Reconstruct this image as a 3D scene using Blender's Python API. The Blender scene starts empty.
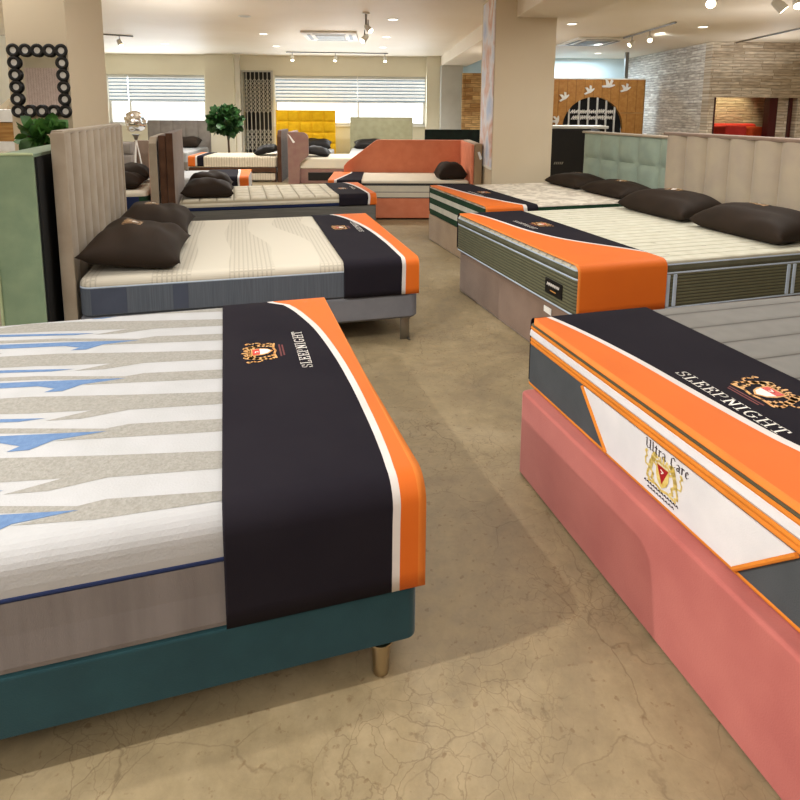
import bpy, bmesh, math, random
from mathutils import Vector, Matrix
random.seed(7)
scene = bpy.context.scene
COL = scene.collection
PI = math.pi
H = 1.45                                   # eye height of the camera

# ------------------------------------------------------------------ camera
F, PY, PITCH, ROLL = 600.1, 198.7, 0.148, 0.006
cp, sp = math.cos(PITCH), math.sin(PITCH)
FW = Vector((0, cp, -sp)); UP0 = Vector((0, sp, cp)); RT0 = Vector((1, 0, 0))
RT = RT0*math.cos(ROLL) + UP0*math.sin(ROLL)
UP = UP0*math.cos(ROLL) - RT0*math.sin(ROLL)
EYE = Vector((0, 0, H))
cam = bpy.data.cameras.new('camera'); camo = bpy.data.objects.new('camera', cam); COL.objects.link(camo)
cam.sensor_width = 36; cam.lens = 36*F/800; cam.shift_y = (PY-400)/800
cam.clip_start = 0.05; cam.clip_end = 200
m = Matrix((RT, UP, -FW)).transposed().to_4x4(); m.translation = EYE
camo.matrix_world = m
scene.camera = camo

def ray(px, py): return FW + RT*((px-400)/F) - UP*((py-PY)/F)
def at(px, py, Y):
    d = ray(px, py); return EYE + d*(Y/d.y)
def atz(px, py, z):
    d = ray(px, py); return EYE + d*((z-H)/d.z)
RA = 0.045                                 # the room is turned a little against the camera
RX = Vector((math.cos(RA), math.sin(RA), 0)); RY = Vector((-math.sin(RA), math.cos(RA), 0))
def rm(x, y, z=0): return RX*x + RY*y + Vector((0, 0, z))
def onwall(px, py, yr):                    # where a sight line meets a wall square to the room: (room x, z)
    d = ray(px, py); t = yr/d.dot(RY); P = EYE + d*t
    return P.dot(RX), P.z

# ------------------------------------------------------------------ materials
def lin(h):
    h = h.lstrip('#'); c = [int(h[i:i+2], 16)/255 for i in (0, 2, 4)]
    return tuple(x/12.92 if x <= .04045 else ((x+.055)/1.055)**2.4 for x in c) + (1,)
def newmat(name):
    m = bpy.data.materials.new(name); m.use_nodes = True
    nt = m.node_tree; return m, nt, nt.nodes['Principled BSDF']
def N(nt, t, **kw):
    n = nt.nodes.new(t)
    for k, v in kw.items(): setattr(n, k, v)
    return n
def ramp(nt, stops, inp, interp='LINEAR'):
    r = N(nt, 'ShaderNodeValToRGB'); r.color_ramp.interpolation = interp
    e = r.color_ramp.elements
    e[0].position, e[0].color = stops[0]; e[1].position, e[1].color = stops[-1]
    for p, c in stops[1:-1]:
        x = e.new(p); x.color = c
    nt.links.new(inp, r.inputs[0]); return r
def coords(nt, scale=(1, 1, 1), rot=(0, 0, 0), kind='Object'):
    t = N(nt, 'ShaderNodeTexCoord'); mp = N(nt, 'ShaderNodeMapping')
    mp.inputs['Scale'].default_value = scale; mp.inputs['Rotation'].default_value = rot
    nt.links.new(t.outputs[kind], mp.inputs[0]); return mp.outputs[0]
def mat(name, c, rough=.6, c2=None, ns=8, bump=0, bs=200, metal=0, sheen=0, emit=0, spec=.4, stretch=(1, 1, 1)):
    m, nt, b = newmat(name)
    c = lin(c); b.inputs['Base Color'].default_value = c
    b.inputs['Roughness'].default_value = rough; b.inputs['Metallic'].default_value = metal
    b.inputs['Specular IOR Level'].default_value = spec
    if sheen: b.inputs['Sheen Weight'].default_value = sheen; b.inputs['Sheen Roughness'].default_value = .4
    v = coords(nt, stretch)
    n = N(nt, 'ShaderNodeTexNoise'); n.inputs['Scale'].default_value = ns; n.inputs['Detail'].default_value = 4
    nt.links.new(v, n.inputs['Vector'])
    c2 = lin(c2) if c2 else tuple(x*.86 for x in c[:3]) + (1,)
    r = ramp(nt, [(.35, c), (.68, c2)], n.outputs[0]); nt.links.new(r.outputs[0], b.inputs['Base Color'])
    if bump:
        n2 = N(nt, 'ShaderNodeTexNoise'); n2.inputs['Scale'].default_value = bs; nt.links.new(v, n2.inputs['Vector'])
        bp = N(nt, 'ShaderNodeBump'); bp.inputs['Strength'].default_value = bump; bp.inputs['Distance'].default_value = .004
        nt.links.new(n2.outputs[0], bp.inputs['Height']); nt.links.new(bp.outputs[0], b.inputs['Normal'])
    if emit:
        b.inputs['Emission Color'].default_value = c; b.inputs['Emission Strength'].default_value = emit
    return m
def math_(nt, op, a, b=None):
    n = N(nt, 'ShaderNodeMath', operation=op)
    for i, x in enumerate((a, b)):
        if x is None: continue
        if isinstance(x, (int, float)): n.inputs[i].default_value = x
        else: nt.links.new(x, n.inputs[i])
    return n.outputs[0]
def groovemat(name, c, dark, axis, pitch, width=.12, rough=.7, bump=.6, axis2=None, pitch2=None, c2=None, dist=.01, sheen=.0):
    """cloth with sewn grooves every pitch metres along an axis of the object"""
    m, nt, b = newmat(name); b.inputs['Roughness'].default_value = rough
    b.inputs['Specular IOR Level'].default_value = .25
    if sheen: b.inputs['Sheen Weight'].default_value = sheen
    v = coords(nt); s = N(nt, 'ShaderNodeSeparateXYZ'); nt.links.new(v, s.inputs[0])
    def groove(ax, p):
        f = math_(nt, 'FRACT', math_(nt, 'DIVIDE', s.outputs[ax], p))
        d = math_(nt, 'ABSOLUTE', math_(nt, 'SUBTRACT', f, .5))          # .5 at the seam
        return math_(nt, 'MULTIPLY', d, 2.0)
    g = groove(axis, pitch)
    if axis2 is not None: g = math_(nt, 'MAXIMUM', g, groove(axis2, pitch2))
    seam = ramp(nt, [(1-width, (0, 0, 0, 1)), (1, (1, 1, 1, 1))], g)
    hgt = math_(nt, 'SUBTRACT', 1, math_(nt, 'POWER', g, 5))
    n = N(nt, 'ShaderNodeTexNoise'); n.inputs['Scale'].default_value = 14; nt.links.new(v, n.inputs['Vector'])
    base = ramp(nt, [(.35, lin(c)), (.7, lin(c2) if c2 else tuple(x*.9 for x in lin(c)[:3])+(1,))], n.outputs[0])
    mx = N(nt, 'ShaderNodeMix', data_type='RGBA'); nt.links.new(seam.outputs[0], mx.inputs[0])
    nt.links.new(base.outputs[0], mx.inputs[6]); mx.inputs[7].default_value = lin(dark)
    nt.links.new(mx.outputs[2], b.inputs['Base Color'])
    bp = N(nt, 'ShaderNodeBump'); bp.inputs['Strength'].default_value = bump; bp.inputs['Distance'].default_value = dist
    nt.links.new(hgt, bp.inputs['Height']); nt.links.new(bp.outputs[0], b.inputs['Normal'])
    return m
def emis(name, c, s):
    m, nt, b = newmat(name); b.inputs['Base Color'].default_value = lin(c)
    b.inputs['Emission Color'].default_value = lin(c); b.inputs['Emission Strength'].default_value = s
    return m
def stonemat(name, cols, bw, bh, mortar, ax='xz', bump=.8):
    m, nt, b = newmat(name); b.inputs['Roughness'].default_value = .85
    v = coords(nt); s = N(nt, 'ShaderNodeSeparateXYZ'); nt.links.new(v, s.inputs[0])
    c = N(nt, 'ShaderNodeCombineXYZ')
    nt.links.new(s.outputs[0 if ax[0] == 'x' else 1], c.inputs[0]); nt.links.new(s.outputs[2], c.inputs[1])
    br = N(nt, 'ShaderNodeTexBrick'); br.inputs['Scale'].default_value = 1
    br.inputs['Brick Width'].default_value = bw; br.inputs['Row Height'].default_value = bh
    br.inputs['Mortar Size'].default_value = .006; br.inputs['Mortar Smooth'].default_value = .6; br.inputs['Bias'].default_value = 0
    br.inputs['Color1'].default_value = lin(cols[0]); br.inputs['Color2'].default_value = lin(cols[1]); br.inputs['Mortar'].default_value = lin(mortar)
    br.offset = .37; br.squash = .7; br.squash_frequency = 3
    nt.links.new(c.outputs[0], br.inputs['Vector'])
    mp = N(nt, 'ShaderNodeMapping'); mp.inputs['Scale'].default_value = (2.2, 14, 1); nt.links.new(c.outputs[0], mp.inputs[0])
    n = N(nt, 'ShaderNodeTexNoise'); n.inputs['Scale'].default_value = 2.2; n.inputs['Detail'].default_value = 5; nt.links.new(mp.outputs[0], n.inputs['Vector'])
    r = ramp(nt, [(.3, (.42, .42, .42, 1)), (.7, (1.25, 1.25, 1.25, 1))], n.outputs[0])
    mx = N(nt, 'ShaderNodeMix', data_type='RGBA', blend_type='MULTIPLY'); mx.inputs[0].default_value = .8
    nt.links.new(br.outputs[0], mx.inputs[6]); nt.links.new(r.outputs[0], mx.inputs[7]); nt.links.new(mx.outputs[2], b.inputs['Base Color'])
    bp = N(nt, 'ShaderNodeBump'); bp.inputs['Strength'].default_value = bump; bp.inputs['Distance'].default_value = .02
    nt.links.new(n.outputs[0], bp.inputs['Height']); nt.links.new(bp.outputs[0], b.inputs['Normal'])
    return m
def floormat():
    m, nt, b = newmat('worn concrete'); v = coords(nt)
    n1 = N(nt, 'ShaderNodeTexNoise'); n1.inputs['Scale'].default_value = 1.1; n1.inputs['Detail'].default_value = 9; n1.inputs['Roughness'].default_value = .65; n1.inputs['Distortion'].default_value = .6
    n2 = N(nt, 'ShaderNodeTexNoise'); n2.inputs['Scale'].default_value = 13; n2.inputs['Detail'].default_value = 8; n2.inputs['Roughness'].default_value = .7
    for n in (n1, n2): nt.links.new(v, n.inputs['Vector'])
    r1 = ramp(nt, [(.32, lin('#7e7059')), (.5, lin('#958566')), (.68, lin('#ab9b7d'))], n1.outputs[0])
    r2 = ramp(nt, [(.30, (.76, .76, .75, 1)), (.68, (1.10, 1.10, 1.09, 1))], n2.outputs[0])
    mx = N(nt, 'ShaderNodeMix', data_type='RGBA', blend_type='MULTIPLY'); mx.inputs[0].default_value = .9
    nt.links.new(r1.outputs[0], mx.inputs[6]); nt.links.new(r2.outputs[0], mx.inputs[7])
    col = mx.outputs[2]
    # hairline cracks and rust-brown scuffs
    for sc, wd, strength, dist_, seed in ((3.1, .0075, .42, .40, 0), (7.5, .013, .40, .55, 11), (17, .035, .36, .8, 23)):
        ns = N(nt, 'ShaderNodeTexNoise'); ns.inputs['Scale'].default_value = 3.2; ns.inputs['Detail'].default_value = 6; nt.links.new(v, ns.inputs['Vector'])
        ad = N(nt, 'ShaderNodeMix', data_type='RGBA', blend_type='LINEAR_LIGHT'); ad.inputs[0].default_value = .25*dist_
        nt.links.new(v, ad.inputs[6]); nt.links.new(ns.outputs[1], ad.inputs[7])
        mp = N(nt, 'ShaderNodeMapping'); mp.inputs['Location'].default_value = (seed, seed*.7, 0); nt.links.new(ad.outputs[2], mp.inputs[0])
        vo = N(nt, 'ShaderNodeTexVoronoi', feature='DISTANCE_TO_EDGE'); vo.inputs['Scale'].default_value = sc; nt.links.new(mp.outputs[0], vo.inputs['Vector'])
        cr = ramp(nt, [(0, (1, 1, 1, 1)), (wd, (0, 0, 0, 1))], vo.outputs[0])
        nm = N(nt, 'ShaderNodeTexNoise'); nm.inputs['Scale'].default_value = 2.3; nm.inputs['Detail'].default_value = 3; nt.links.new(mp.outputs[0], nm.inputs['Vector'])
        rm_ = ramp(nt, [(.44, (0, 0, 0, 1)), (.60, (1, 1, 1, 1))], nm.outputs[0])
        k = math_(nt, 'MULTIPLY', math_(nt, 'MULTIPLY', cr.outputs[0], rm_.outputs[0]), strength)
        mc = N(nt, 'ShaderNodeMix', data_type='RGBA'); nt.links.new(k, mc.inputs[0]); nt.links.new(col, mc.inputs[6]); mc.inputs[7].default_value = lin('#4a3420')
        col = mc.outputs[2]
    n3 = N(nt, 'ShaderNodeTexNoise'); n3.inputs['Scale'].default_value = 42; n3.inputs['Detail'].default_value = 4; nt.links.new(v, n3.inputs['Vector'])
    sp_ = ramp(nt, [(.62, (0, 0, 0, 1)), (.70, (1, 1, 1, 1))], n3.outputs[0])
    mc = N(nt, 'ShaderNodeMix', data_type='RGBA'); nt.links.new(math_(nt, 'MULTIPLY', sp_.outputs[0], .5), mc.inputs[0]); nt.links.new(col, mc.inputs[6]); mc.inputs[7].default_value = lin('#6a5033')
    nt.links.new(mc.outputs[2], b.inputs['Base Color'])
    rr = ramp(nt, [(.3, (.42, .42, .42, 1)), (.7, (.6, .6, .6, 1))], n2.outputs[0]); nt.links.new(rr.outputs[0], b.inputs['Roughness'])
    b.inputs['Specular IOR Level'].default_value = .35
    bp = N(nt, 'ShaderNodeBump'); bp.inputs['Strength'].default_value = .12; bp.inputs['Distance'].default_value = .01
    nt.links.new(n2.outputs[0], bp.inputs['Height']); nt.links.new(bp.outputs[0], b.inputs['Normal'])
    return m

M = {}
def cloth(k, c, **kw): M[k] = mat(k, c, **({'rough': .85, 'bump': .25, 'bs': 260, 'spec': .2} | kw))
M['floor'] = floormat()
M['ceiling'] = mat('painted ceiling', '#efe5d5', rough=.55, c2='#e8dcc8', ns=.6)
M['beige'] = mat('beige wall paint', '#e4d8bd', rough=.8, c2='#ddd0b4', ns=1)
M['cream'] = mat('cream wall paint', '#e6e0cc', rough=.8, ns=1, c2='#dfd8c2')
M['tanpaint'] = mat('tan column paint', '#d8c9ae', rough=.75, ns=1, c2='#d2c2a5')
M['paleblue'] = mat('pale blue daylit wall', '#cfe3ea', rough=.7, ns=1, c2='#c9dfe8')  # wall colour carries the bluish window light
M['whitepaint'] = mat('white paint', '#efece4', rough=.6, ns=2, c2='#e8e4da')
M['greypaint'] = mat('pale grey paint', '#cfd0cb', rough=.7, ns=2)
M['stone'] = stonemat('stacked stone cladding', ('#ddd0bb', '#b9a68d'), .62, .06, '#8f7d68')
M['stone_side'] = stonemat('stacked stone cladding side', ('#e6e2da', '#c2bab0'), .62, .06, '#9a9086', ax='yz')
M['stone_tan'] = stonemat('tan split stone', ('#dcb981', '#a87b48'), .5, .10, '#7a5630')
M['slats'] = groovemat('wood slat panel', '#efdfdc', '#a88d84', 0, .055, width=.2, c2='#e4d2ce', bump=.4)
M['planks'] = groovemat('oak plank panel', '#b98647', '#5e3b18', 0, .21, width=.07, c2='#a8743a', bump=.3, rough=.5)
M['oak'] = mat('oak', '#b4884e', rough=.5, c2='#8f6430', ns=3, stretch=(1, 1, 9))
M['black'] = mat('black lacquer', '#121110', rough=.4)
M['blackcloth'] = mat('black backing cloth', '#131313', rough=.9)
M['chrome'] = mat('brushed metal', '#b9b2a6', rough=.25, metal=1)
M['steel'] = mat('steel', '#8f8d88', rough=.35, metal=1)
M['gold_metal'] = mat('brushed champagne metal', '#b7a78c', rough=.3, metal=1)
M['mirror'] = mat('mirror', '#f4f4f4', rough=.02, metal=1, c2='#f4f4f4')
M['darkred'] = mat('dark red panel', '#3d0a0c', rough=.4)
M['galv'] = mat('galvanised bars', '#bdb9ae', rough=.5, spec=.4)
M['glow'] = emis('lamp lens', '#fff1d2', 9)
M['glowsoft'] = emis('downlight lens', '#fff8ea', 3.0)
M['white'] = mat('white plastic', '#efeee9', rough=.5)
M['blind'] = mat('blind cloth', '#ecf0f2', rough=.8, emit=.55)  # daylight through the cloth put in as a glow
M['blinddark'] = mat('blind sheer band', '#8d9fae', rough=.8, emit=.3)  # weaker built-in daylight glow for the sheer bands
M['sky'] = emis('daylit frosted glass', '#f3f8ff', 1.6)
M['leaf'] = mat('leaf', '#4a7a33', rough=.45, c2='#20451a', ns=12)
M['leaf2'] = mat('dark leaf', '#35622d', rough=.5, c2='#17331a', ns=12)
M['bark'] = mat('bark', '#5b4632', rough=.8)
M['pot'] = mat('white pot', '#dcd8cf', rough=.4)
# cloths
cloth('r_dark', '#232026', rough=.8, bump=.06, spec=.06, c2='#1e1b22', ns=3)
cloth('r_orange', '#d5691b', rough=.62, bump=.05, spec=.3, c2='#cf641a', ns=3)
cloth('r_white', '#d6d1cd', rough=.6, bump=.05)
cloth('r_edge', '#e07f33', rough=.6)
cloth('teal', '#21444b', sheen=.25, c2='#1d3d44', bump=.2)
cloth('pink', '#b96c64', sheen=.35, c2='#ad605a', ns=5, bump=.2)
cloth('taupe_velvet', '#8a7363', sheen=.4, c2='#7a6455', ns=4)
cloth('tan_velvet', '#a48b6b', sheen=.4, c2='#937a5c', ns=4)
cloth('grey_base', '#75767b', c2='#6b6c72')
cloth('grey_base2', '#6d6c67', c2='#5e5d59', stretch=(1, 1, 30), ns=4)
cloth('coral', '#da8664', c2='#d27c5a', sheen=.2)
cloth('coralpale', '#e08c6c', c2='#d67f5f')
cloth('brown_velvet', '#573c2b', c2='#482f20', sheen=.3)
cloth('rose_taupe', '#8a6e63', c2='#84625c', sheen=.3)
cloth('taupe', '#8b7768', c2='#7e6b5d', sheen=.25)
cloth('tan_rose', '#b78a6f', c2='#a87b60', sheen=.2)
cloth('greige', '#a79a87', c2='#9b8d7a', sheen=.25)
cloth('sage', '#8ea283', c2='#7f9579', ns=7, sheen=.3)
cloth('sagepale', '#c3d0a6', c2='#b7c59a')
cloth('mint', '#a6b8a8', c2='#9bada0', sheen=.25)
cloth('beige_hb', '#b3a690', c2='#aa9d8c', sheen=.3, ns=5)
cloth('yellow', '#e3b41c', c2='#d6a512')
cloth('olive_pale', '#a3a184', c2='#989679')
cloth('greychannel', '#8d8680', c2='#827b75')
cloth('blackhb', '#15201a', c2='#0e1411')
cloth('m_white', '#b1b2b4', c2='#abacad', bump=.25, bs=160)
cloth('m_stripe', '#999791', c2='#8a8881', bump=.5, bs=150, ns=120)
cloth('m_blue', '#6681a6', c2='#5b769c', ns=60)
cloth('m_side_taupe', '#7d7775', c2='#6f6967', ns=5, stretch=(4, 4, .3))
cloth('navy', '#1f2a4d')
cloth('m_side_grey', '#5c626b', c2='#50565f', stretch=(60, 60, 1), ns=4)
cloth('m_side_dark', '#4b5160')
cloth('lightblue', '#b7c6d6')
cloth('cream_cloth', '#cdc8b8', c2='#d6d0bc', bump=.4, bs=100)
cloth('cream2', '#d3ccbb', c2='#d9d0bb')
cloth('m_r1side', '#4d5154', c2='#464a4d')
cloth('m_r1white', '#d3d2d5', c2='#dddbdd', bump=.15)
cloth('piping_orange', '#d9832f')
cloth('gap_shade', '#5f5a45')  # olive shade under the runner overhang, put into the band colour
cloth('olive_band', '#5d5d4d', c2='#52523f')
cloth('green_band', '#24452f', c2='#1d3a27')
cloth('white_band', '#cfd0c4')
cloth('pillow', '#2c2016', rough=.75, bump=.1, spec=.25, c2='#23190f', ns=4)
cloth('pillow_blk', '#1c1917', rough=.55, bump=.1)
cloth('red', '#c23a33', c2='#b2322c')
cloth('redorange', '#c24a22', c2='#b04019')
M['e_gold'] = mat('gold thread', '#c98a3f', rough=.5, c2='#e0b070', ns=40)
M['e_yellow'] = mat('yellow gold thread', '#c9ac4e', rough=.5, c2='#e3cf86', ns=60)
M['e_red'] = mat('red thread', '#d13a2c', rough=.5)
M['e_deepred'] = mat('deep red thread', '#a81a22', rough=.5)
M['e_white'] = mat('white thread', '#f0ece4', rough=.5)
M['e_maroon'] = mat('maroon thread', '#6b2a2a', rough=.6)
M['e_tan'] = mat('tan thread', '#b08a5e', rough=.5)
M['e_grey'] = mat('grey print', '#8f8c80', rough=.7)
M['e_purple'] = mat('dark print', '#35262e', rough=.6)
M['quilt_grey'] = groovemat('grey channel quilting', '#7c7a75', '#56544f', 1, .150, width=.10, bump=.8, dist=.015)
M['quilt_cream'] = groovemat('cream channel quilting', '#cdcbb9', '#a5a18b', 1, .085, width=.18, bump=.7, dist=.012, c2='#c2bfab')
M['quilt_grid'] = groovemat('cream square quilting', '#d9d2be', '#a89d84', 0, .17, width=.12, bump=1, dist=.02, axis2=1, pitch2=.22, c2='#cbc2aa')
M['rib_olive'] = groovemat('olive ribbed side', '#66664f', '#3d3d30', 2, .019, width=.45, bump=.8, dist=.006)
M['rib_cream'] = groovemat('cream ribbed side', '#d8cdb8', '#aa9c85', 0, .05, width=.3, bump=.6)
M['dots'] = None
def dotmat():
    m, nt, b = newmat('cream perforated knit'); b.inputs['Roughness'].default_value = .85
    v = coords(nt); s = N(nt, 'ShaderNodeSeparateXYZ'); nt.links.new(v, s.inputs[0])
    g = []
    for ax, p in ((0, .026), (1, .019)):
        f = math_(nt, 'FRACT', math_(nt, 'DIVIDE', s.outputs[ax], p)); g.append(math_(nt, 'ABSOLUTE', math_(nt, 'SUBTRACT', f, .5)))
    d = math_(nt, 'MINIMUM', g[0], g[1]); dot = ramp(nt, [(.12, (1, 1, 1, 1)), (.2, (0, 0, 0, 1))], d)
    w = N(nt, 'ShaderNodeTexWave', wave_type='BANDS'); w.inputs['Scale'].default_value = .75; w.inputs['Distortion'].default_value = 4; w.inputs['Detail'].default_value = 1
    nt.links.new(v, w.inputs['Vector']); rw = ramp(nt, [(.5, (0, 0, 0, 1)), (.54, (1, 1, 1, 1))], w.outputs[0])
    k = math_(nt, 'MULTIPLY', math_(nt, 'MULTIPLY', dot.outputs[0], rw.outputs[0]), .4)
    mx = N(nt, 'ShaderNodeMix', data_type='RGBA'); nt.links.new(k, mx.inputs[0]); mx.inputs[6].default_value = lin('#c9c3b3'); mx.inputs[7].default_value = lin('#8d8573')
    nt.links.new(mx.outputs[2], b.inputs['Base Color']); return m
M['dots'] = dotmat()
def marblemat():
    m, nt, b = newmat('cream damask knit'); b.inputs['Roughness'].default_value = .85
    v = coords(nt); n = N(nt, 'ShaderNodeTexNoise'); n.inputs['Scale'].default_value = 6; n.inputs['Detail'].default_value = 3; n.inputs['Distortion'].default_value = 1.5
    nt.links.new(v, n.inputs['Vector']); r = ramp(nt, [(.42, lin('#ddd6c6')), (.56, lin('#bdb4a4'))], n.outputs[0]); nt.links.new(r.outputs[0], b.inputs['Base Color']); return m
M['marble'] = marblemat()
def bannermat():
    m, nt, b = newmat('printed banner'); b.inputs['Roughness'].default_value = .6
    v = coords(nt); n = N(nt, 'ShaderNodeTexNoise'); n.inputs['Scale'].default_value = 2.2; n.inputs['Detail'].default_value = 3; nt.links.new(v, n.inputs['Vector'])
    r = ramp(nt, [(.3, lin('#b9c8e6')), (.45, lin('#e6e4ea')), (.58, lin('#d9a78a')), (.7, lin('#efe9e4'))], n.outputs[0]); nt.links.new(r.outputs[0], b.inputs['Base Color']); return m
M['banner'] = bannermat()

# ------------------------------------------------------------------ mesh helpers
class MB:
    def __init__(s): s.v = []; s.f = []; s.m = []; s.mats = []
    def mi(s, k):
        if k not in s.mats: s.mats.append(k)
        return s.mats.index(k)
    def add(s, vs, fs, k):
        o = len(s.v); s.v += [Vector(x) for x in vs]; i = s.mi(k)
        for f in fs: s.f.append([o+a for a in f]); s.m.append(i)
        return s
    def box(s, lo, hi, k, bev=0, seg=2, rot=None, loc=None):
        bm = bmesh.new(); bmesh.ops.create_cube(bm, size=1)
        d = [hi[i]-lo[i] for i in range(3)]; c = [(hi[i]+lo[i])/2 for i in range(3)]
        bmesh.ops.scale(bm, vec=d, verts=bm.verts)
        if bev:
            bmesh.ops.bevel(bm, geom=bm.edges[:], offset=min(bev, .49*min(d)), segments=seg, affect='EDGES', profile=.5)
        bmesh.ops.translate(bm, vec=c, verts=bm.verts)
        return s.bm(bm, k, rot, loc)
    def bm(s, bm, k, rot=None, loc=None):
        bm.verts.index_update()
        vs = [v.co.copy() for v in bm.verts]
        if rot: vs = [rot @ v for v in vs]
        if loc: vs = [v+Vector(loc) for v in vs]
        fs = [[v.index for v in f.verts] for f in bm.faces]; bm.free()
        return s.add(vs, fs, k)
    def tube(s, pts, r, k, seg=10, cap=True):
        pts = [Vector(p) for p in pts]; rs = r if isinstance(r, (list, tuple)) else [r]*len(pts)
        vs = []; a = None
        for i, p in enumerate(pts):
            t = (pts[min(i+1, len(pts)-1)]-pts[max(i-1, 0)]).normalized()
            if a is None: a = t.orthogonal().normalized()
            a = (a-t*a.dot(t)).normalized(); b = t.cross(a)
            vs += [p+(a*math.cos(2*PI*j/seg)+b*math.sin(2*PI*j/seg))*rs[i] for j in range(seg)]
        fs = [[i*seg+j, i*seg+(j+1) % seg, (i+1)*seg+(j+1) % seg, (i+1)*seg+j] for i in range(len(pts)-1) for j in range(seg)]
        if cap: fs += [list(range(seg))[::-1], [(len(pts)-1)*seg+j for j in range(seg)]]
        return s.add(vs, fs, k)
    def lathe(s, prof, k, c=(0, 0, 0), seg=20):
        vs = [(c[0]+r*math.cos(2*PI*j/seg), c[1]+r*math.sin(2*PI*j/seg), c[2]+z) for r, z in prof for j in range(seg)]
        fs = [[i*seg+j, i*seg+(j+1) % seg, (i+1)*seg+(j+1) % seg, (i+1)*seg+j] for i in range(len(prof)-1) for j in range(seg)]
        fs += [list(range(seg))[::-1], [(len(prof)-1)*seg+j for j in range(seg)]]
        return s.add(vs, fs, k)
    def ball(s, c, r, k, seg=12):
        bm = bmesh.new(); bmesh.ops.create_uvsphere(bm, u_segments=seg, v_segments=seg//2+2, radius=1)
        rr = r if isinstance(r, (tuple, list)) else (r, r, r); bmesh.ops.scale(bm, vec=rr, verts=bm.verts)
        return s.bm(bm, k, loc=c)
    def prism(s, pts, d, k):
        """closed outline of 3D points pushed along the vector d"""
        n = len(pts); d = Vector(d); vs = [Vector(p) for p in pts]+[Vector(p)+d for p in pts]
        fs = [list(range(n))[::-1], list(range(n, 2*n))]+[[i, (i+1) % n, n+(i+1) % n, n+i] for i in range(n)]
        return s.add(vs, fs, k)
    def build(s, name, parent=None, smooth=False, label=None):
        me = bpy.data.meshes.new(name); me.from_pydata([tuple(v) for v in s.v], [], s.f)
        for k in s.mats: me.materials.append(M[k])
        me.polygons.foreach_set('material_index', s.m)
        bm = bmesh.new(); bm.from_mesh(me); bmesh.ops.recalc_face_normals(bm, faces=bm.faces); bm.to_mesh(me); bm.free()
        if smooth:
            me.polygons.foreach_set('use_smooth', [True]*len(me.polygons))
            try: me.set_sharp_from_angle(angle=math.radians(38 if smooth is True else smooth))
            except Exception: pass
        me.update()
        o = bpy.data.objects.new(name, me); COL.objects.link(o)
        if parent is not None: o.parent = parent
        if label: o['label'] = label
        return o
def tag(o, label, cat, group=None):
    o['label'] = label; o['category'] = cat
    if group: o['group'] = group
    return o
def thing(name, label, cat, loc=(0, 0, 0), rotz=0, group=None):
    o = bpy.data.objects.new(name, None); COL.objects.link(o); o.location = loc; o.rotation_euler = (0, 0, rotz)
    o.empty_display_size = .1
    return tag(o, label, cat, group)
def struct(o): o['kind'] = 'structure'; return o
def dup(root, loc, rotz, label, group=None):
    r = root.copy(); COL.objects.link(r); r.location = loc; r.rotation_euler = (0, 0, rotz); r['label'] = label
    if group: r['group'] = group
    for ch in list(root.children):
        c = ch.copy(); COL.objects.link(c); c.parent = r
        for g in ch.children:
            d = g.copy(); COL.objects.link(d); d.parent = c
    return r

def outline(L, W, inset, rc, seg=6):
    """rounded rectangle 0..L x 0..W shrunk by inset"""
    x0, x1, y0, y1 = inset, L-inset, inset, W-inset; r = max(rc-inset*.5, .004); pts = []
    for cx, cy, a0 in ((x1-r, y0+r, -PI/2), (x1-r, y1-r, 0), (x0+r, y1-r, PI/2), (x0+r, y0+r, PI)):
        for j in range(seg+1):
            a = a0+PI/2*j/seg; pts.append((cx+r*math.cos(a), cy+r*math.sin(a)))
    return pts
def loft(mb, L, W, prof, rc=.06, close=True, org=(0, 0)):
    """prof: list of (inset, z, material of the band up to the next ring)"""
    rings = [[(x+org[0], y+org[1], z) for x, y in outline(L, W, i, rc)] for i, z, _ in prof]; n = len(rings[0])
    for a in range(len(prof)-1):
        mb.add(rings[a]+rings[a+1], [[j, (j+1) % n, n+(j+1) % n, n+j] for j in range(n)], prof[a][2])
    if close:
        mb.add(rings[0], [list(range(n))[::-1]], prof[0][2]); mb.add(rings[-1], [list(range(n))], prof[-1][2])
    return mb
def arcprof(z, r, k, n=6, inset0=0):
    """rounded top edge: rings ending at height z"""
    return [(inset0+r-r*math.cos(PI/2*i/n), z-r+r*math.sin(PI/2*i/n), k) for i in range(n+1)]
def piping(mb, L, W, z, r, k, rc=.06, out=.0):
    loft(mb, L, W, [(r-out-r*1.0+(r-r*math.cos(a))-r*.2, z+r*math.sin(a), k) for a in [(-PI/2)+PI*i/6 for i in range(7)]], rc)

# ------------------------------------------------------------------ crest and lettering
def hull(pts):
    pts = sorted(set((round(x, 6), round(y, 6)) for x, y in pts))
    def half(ps):
        h = []
        for p in ps:
            while len(h) > 1 and (h[-1][0]-h[-2][0])*(p[1]-h[-2][1])-(h[-1][1]-h[-2][1])*(p[0]-h[-2][0]) <= 0: h.pop()
            h.append(p)
        return h
    a = half(pts); b = half(pts[::-1]); return a[:-1]+b[:-1]
def stroke(mb, mp, pts, nib, k):
    """pts swept with a nib: nib = list of 2D offsets"""
    for p, q in zip(pts, pts[1:]):
        h = hull([(p[0]+n[0], p[1]+n[1]) for n in nib]+[(q[0]+n[0], q[1]+n[1]) for n in nib])
        if len(h) > 2: mb.add([mp(x, y) for x, y in h], [list(range(len(h)))], k)
def rnd(r, n=7): return [(r*math.cos(2*PI*i/n), r*math.sin(2*PI*i/n)) for i in range(n)]
def flatnib(w, t, ang=0):
    c, s = math.cos(ang), math.sin(ang)
    return [(c*a*w/2-s*b*t/2, s*a*w/2+c*b*t/2) for a in (-1, 1) for b in (-1, 1)]
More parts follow.
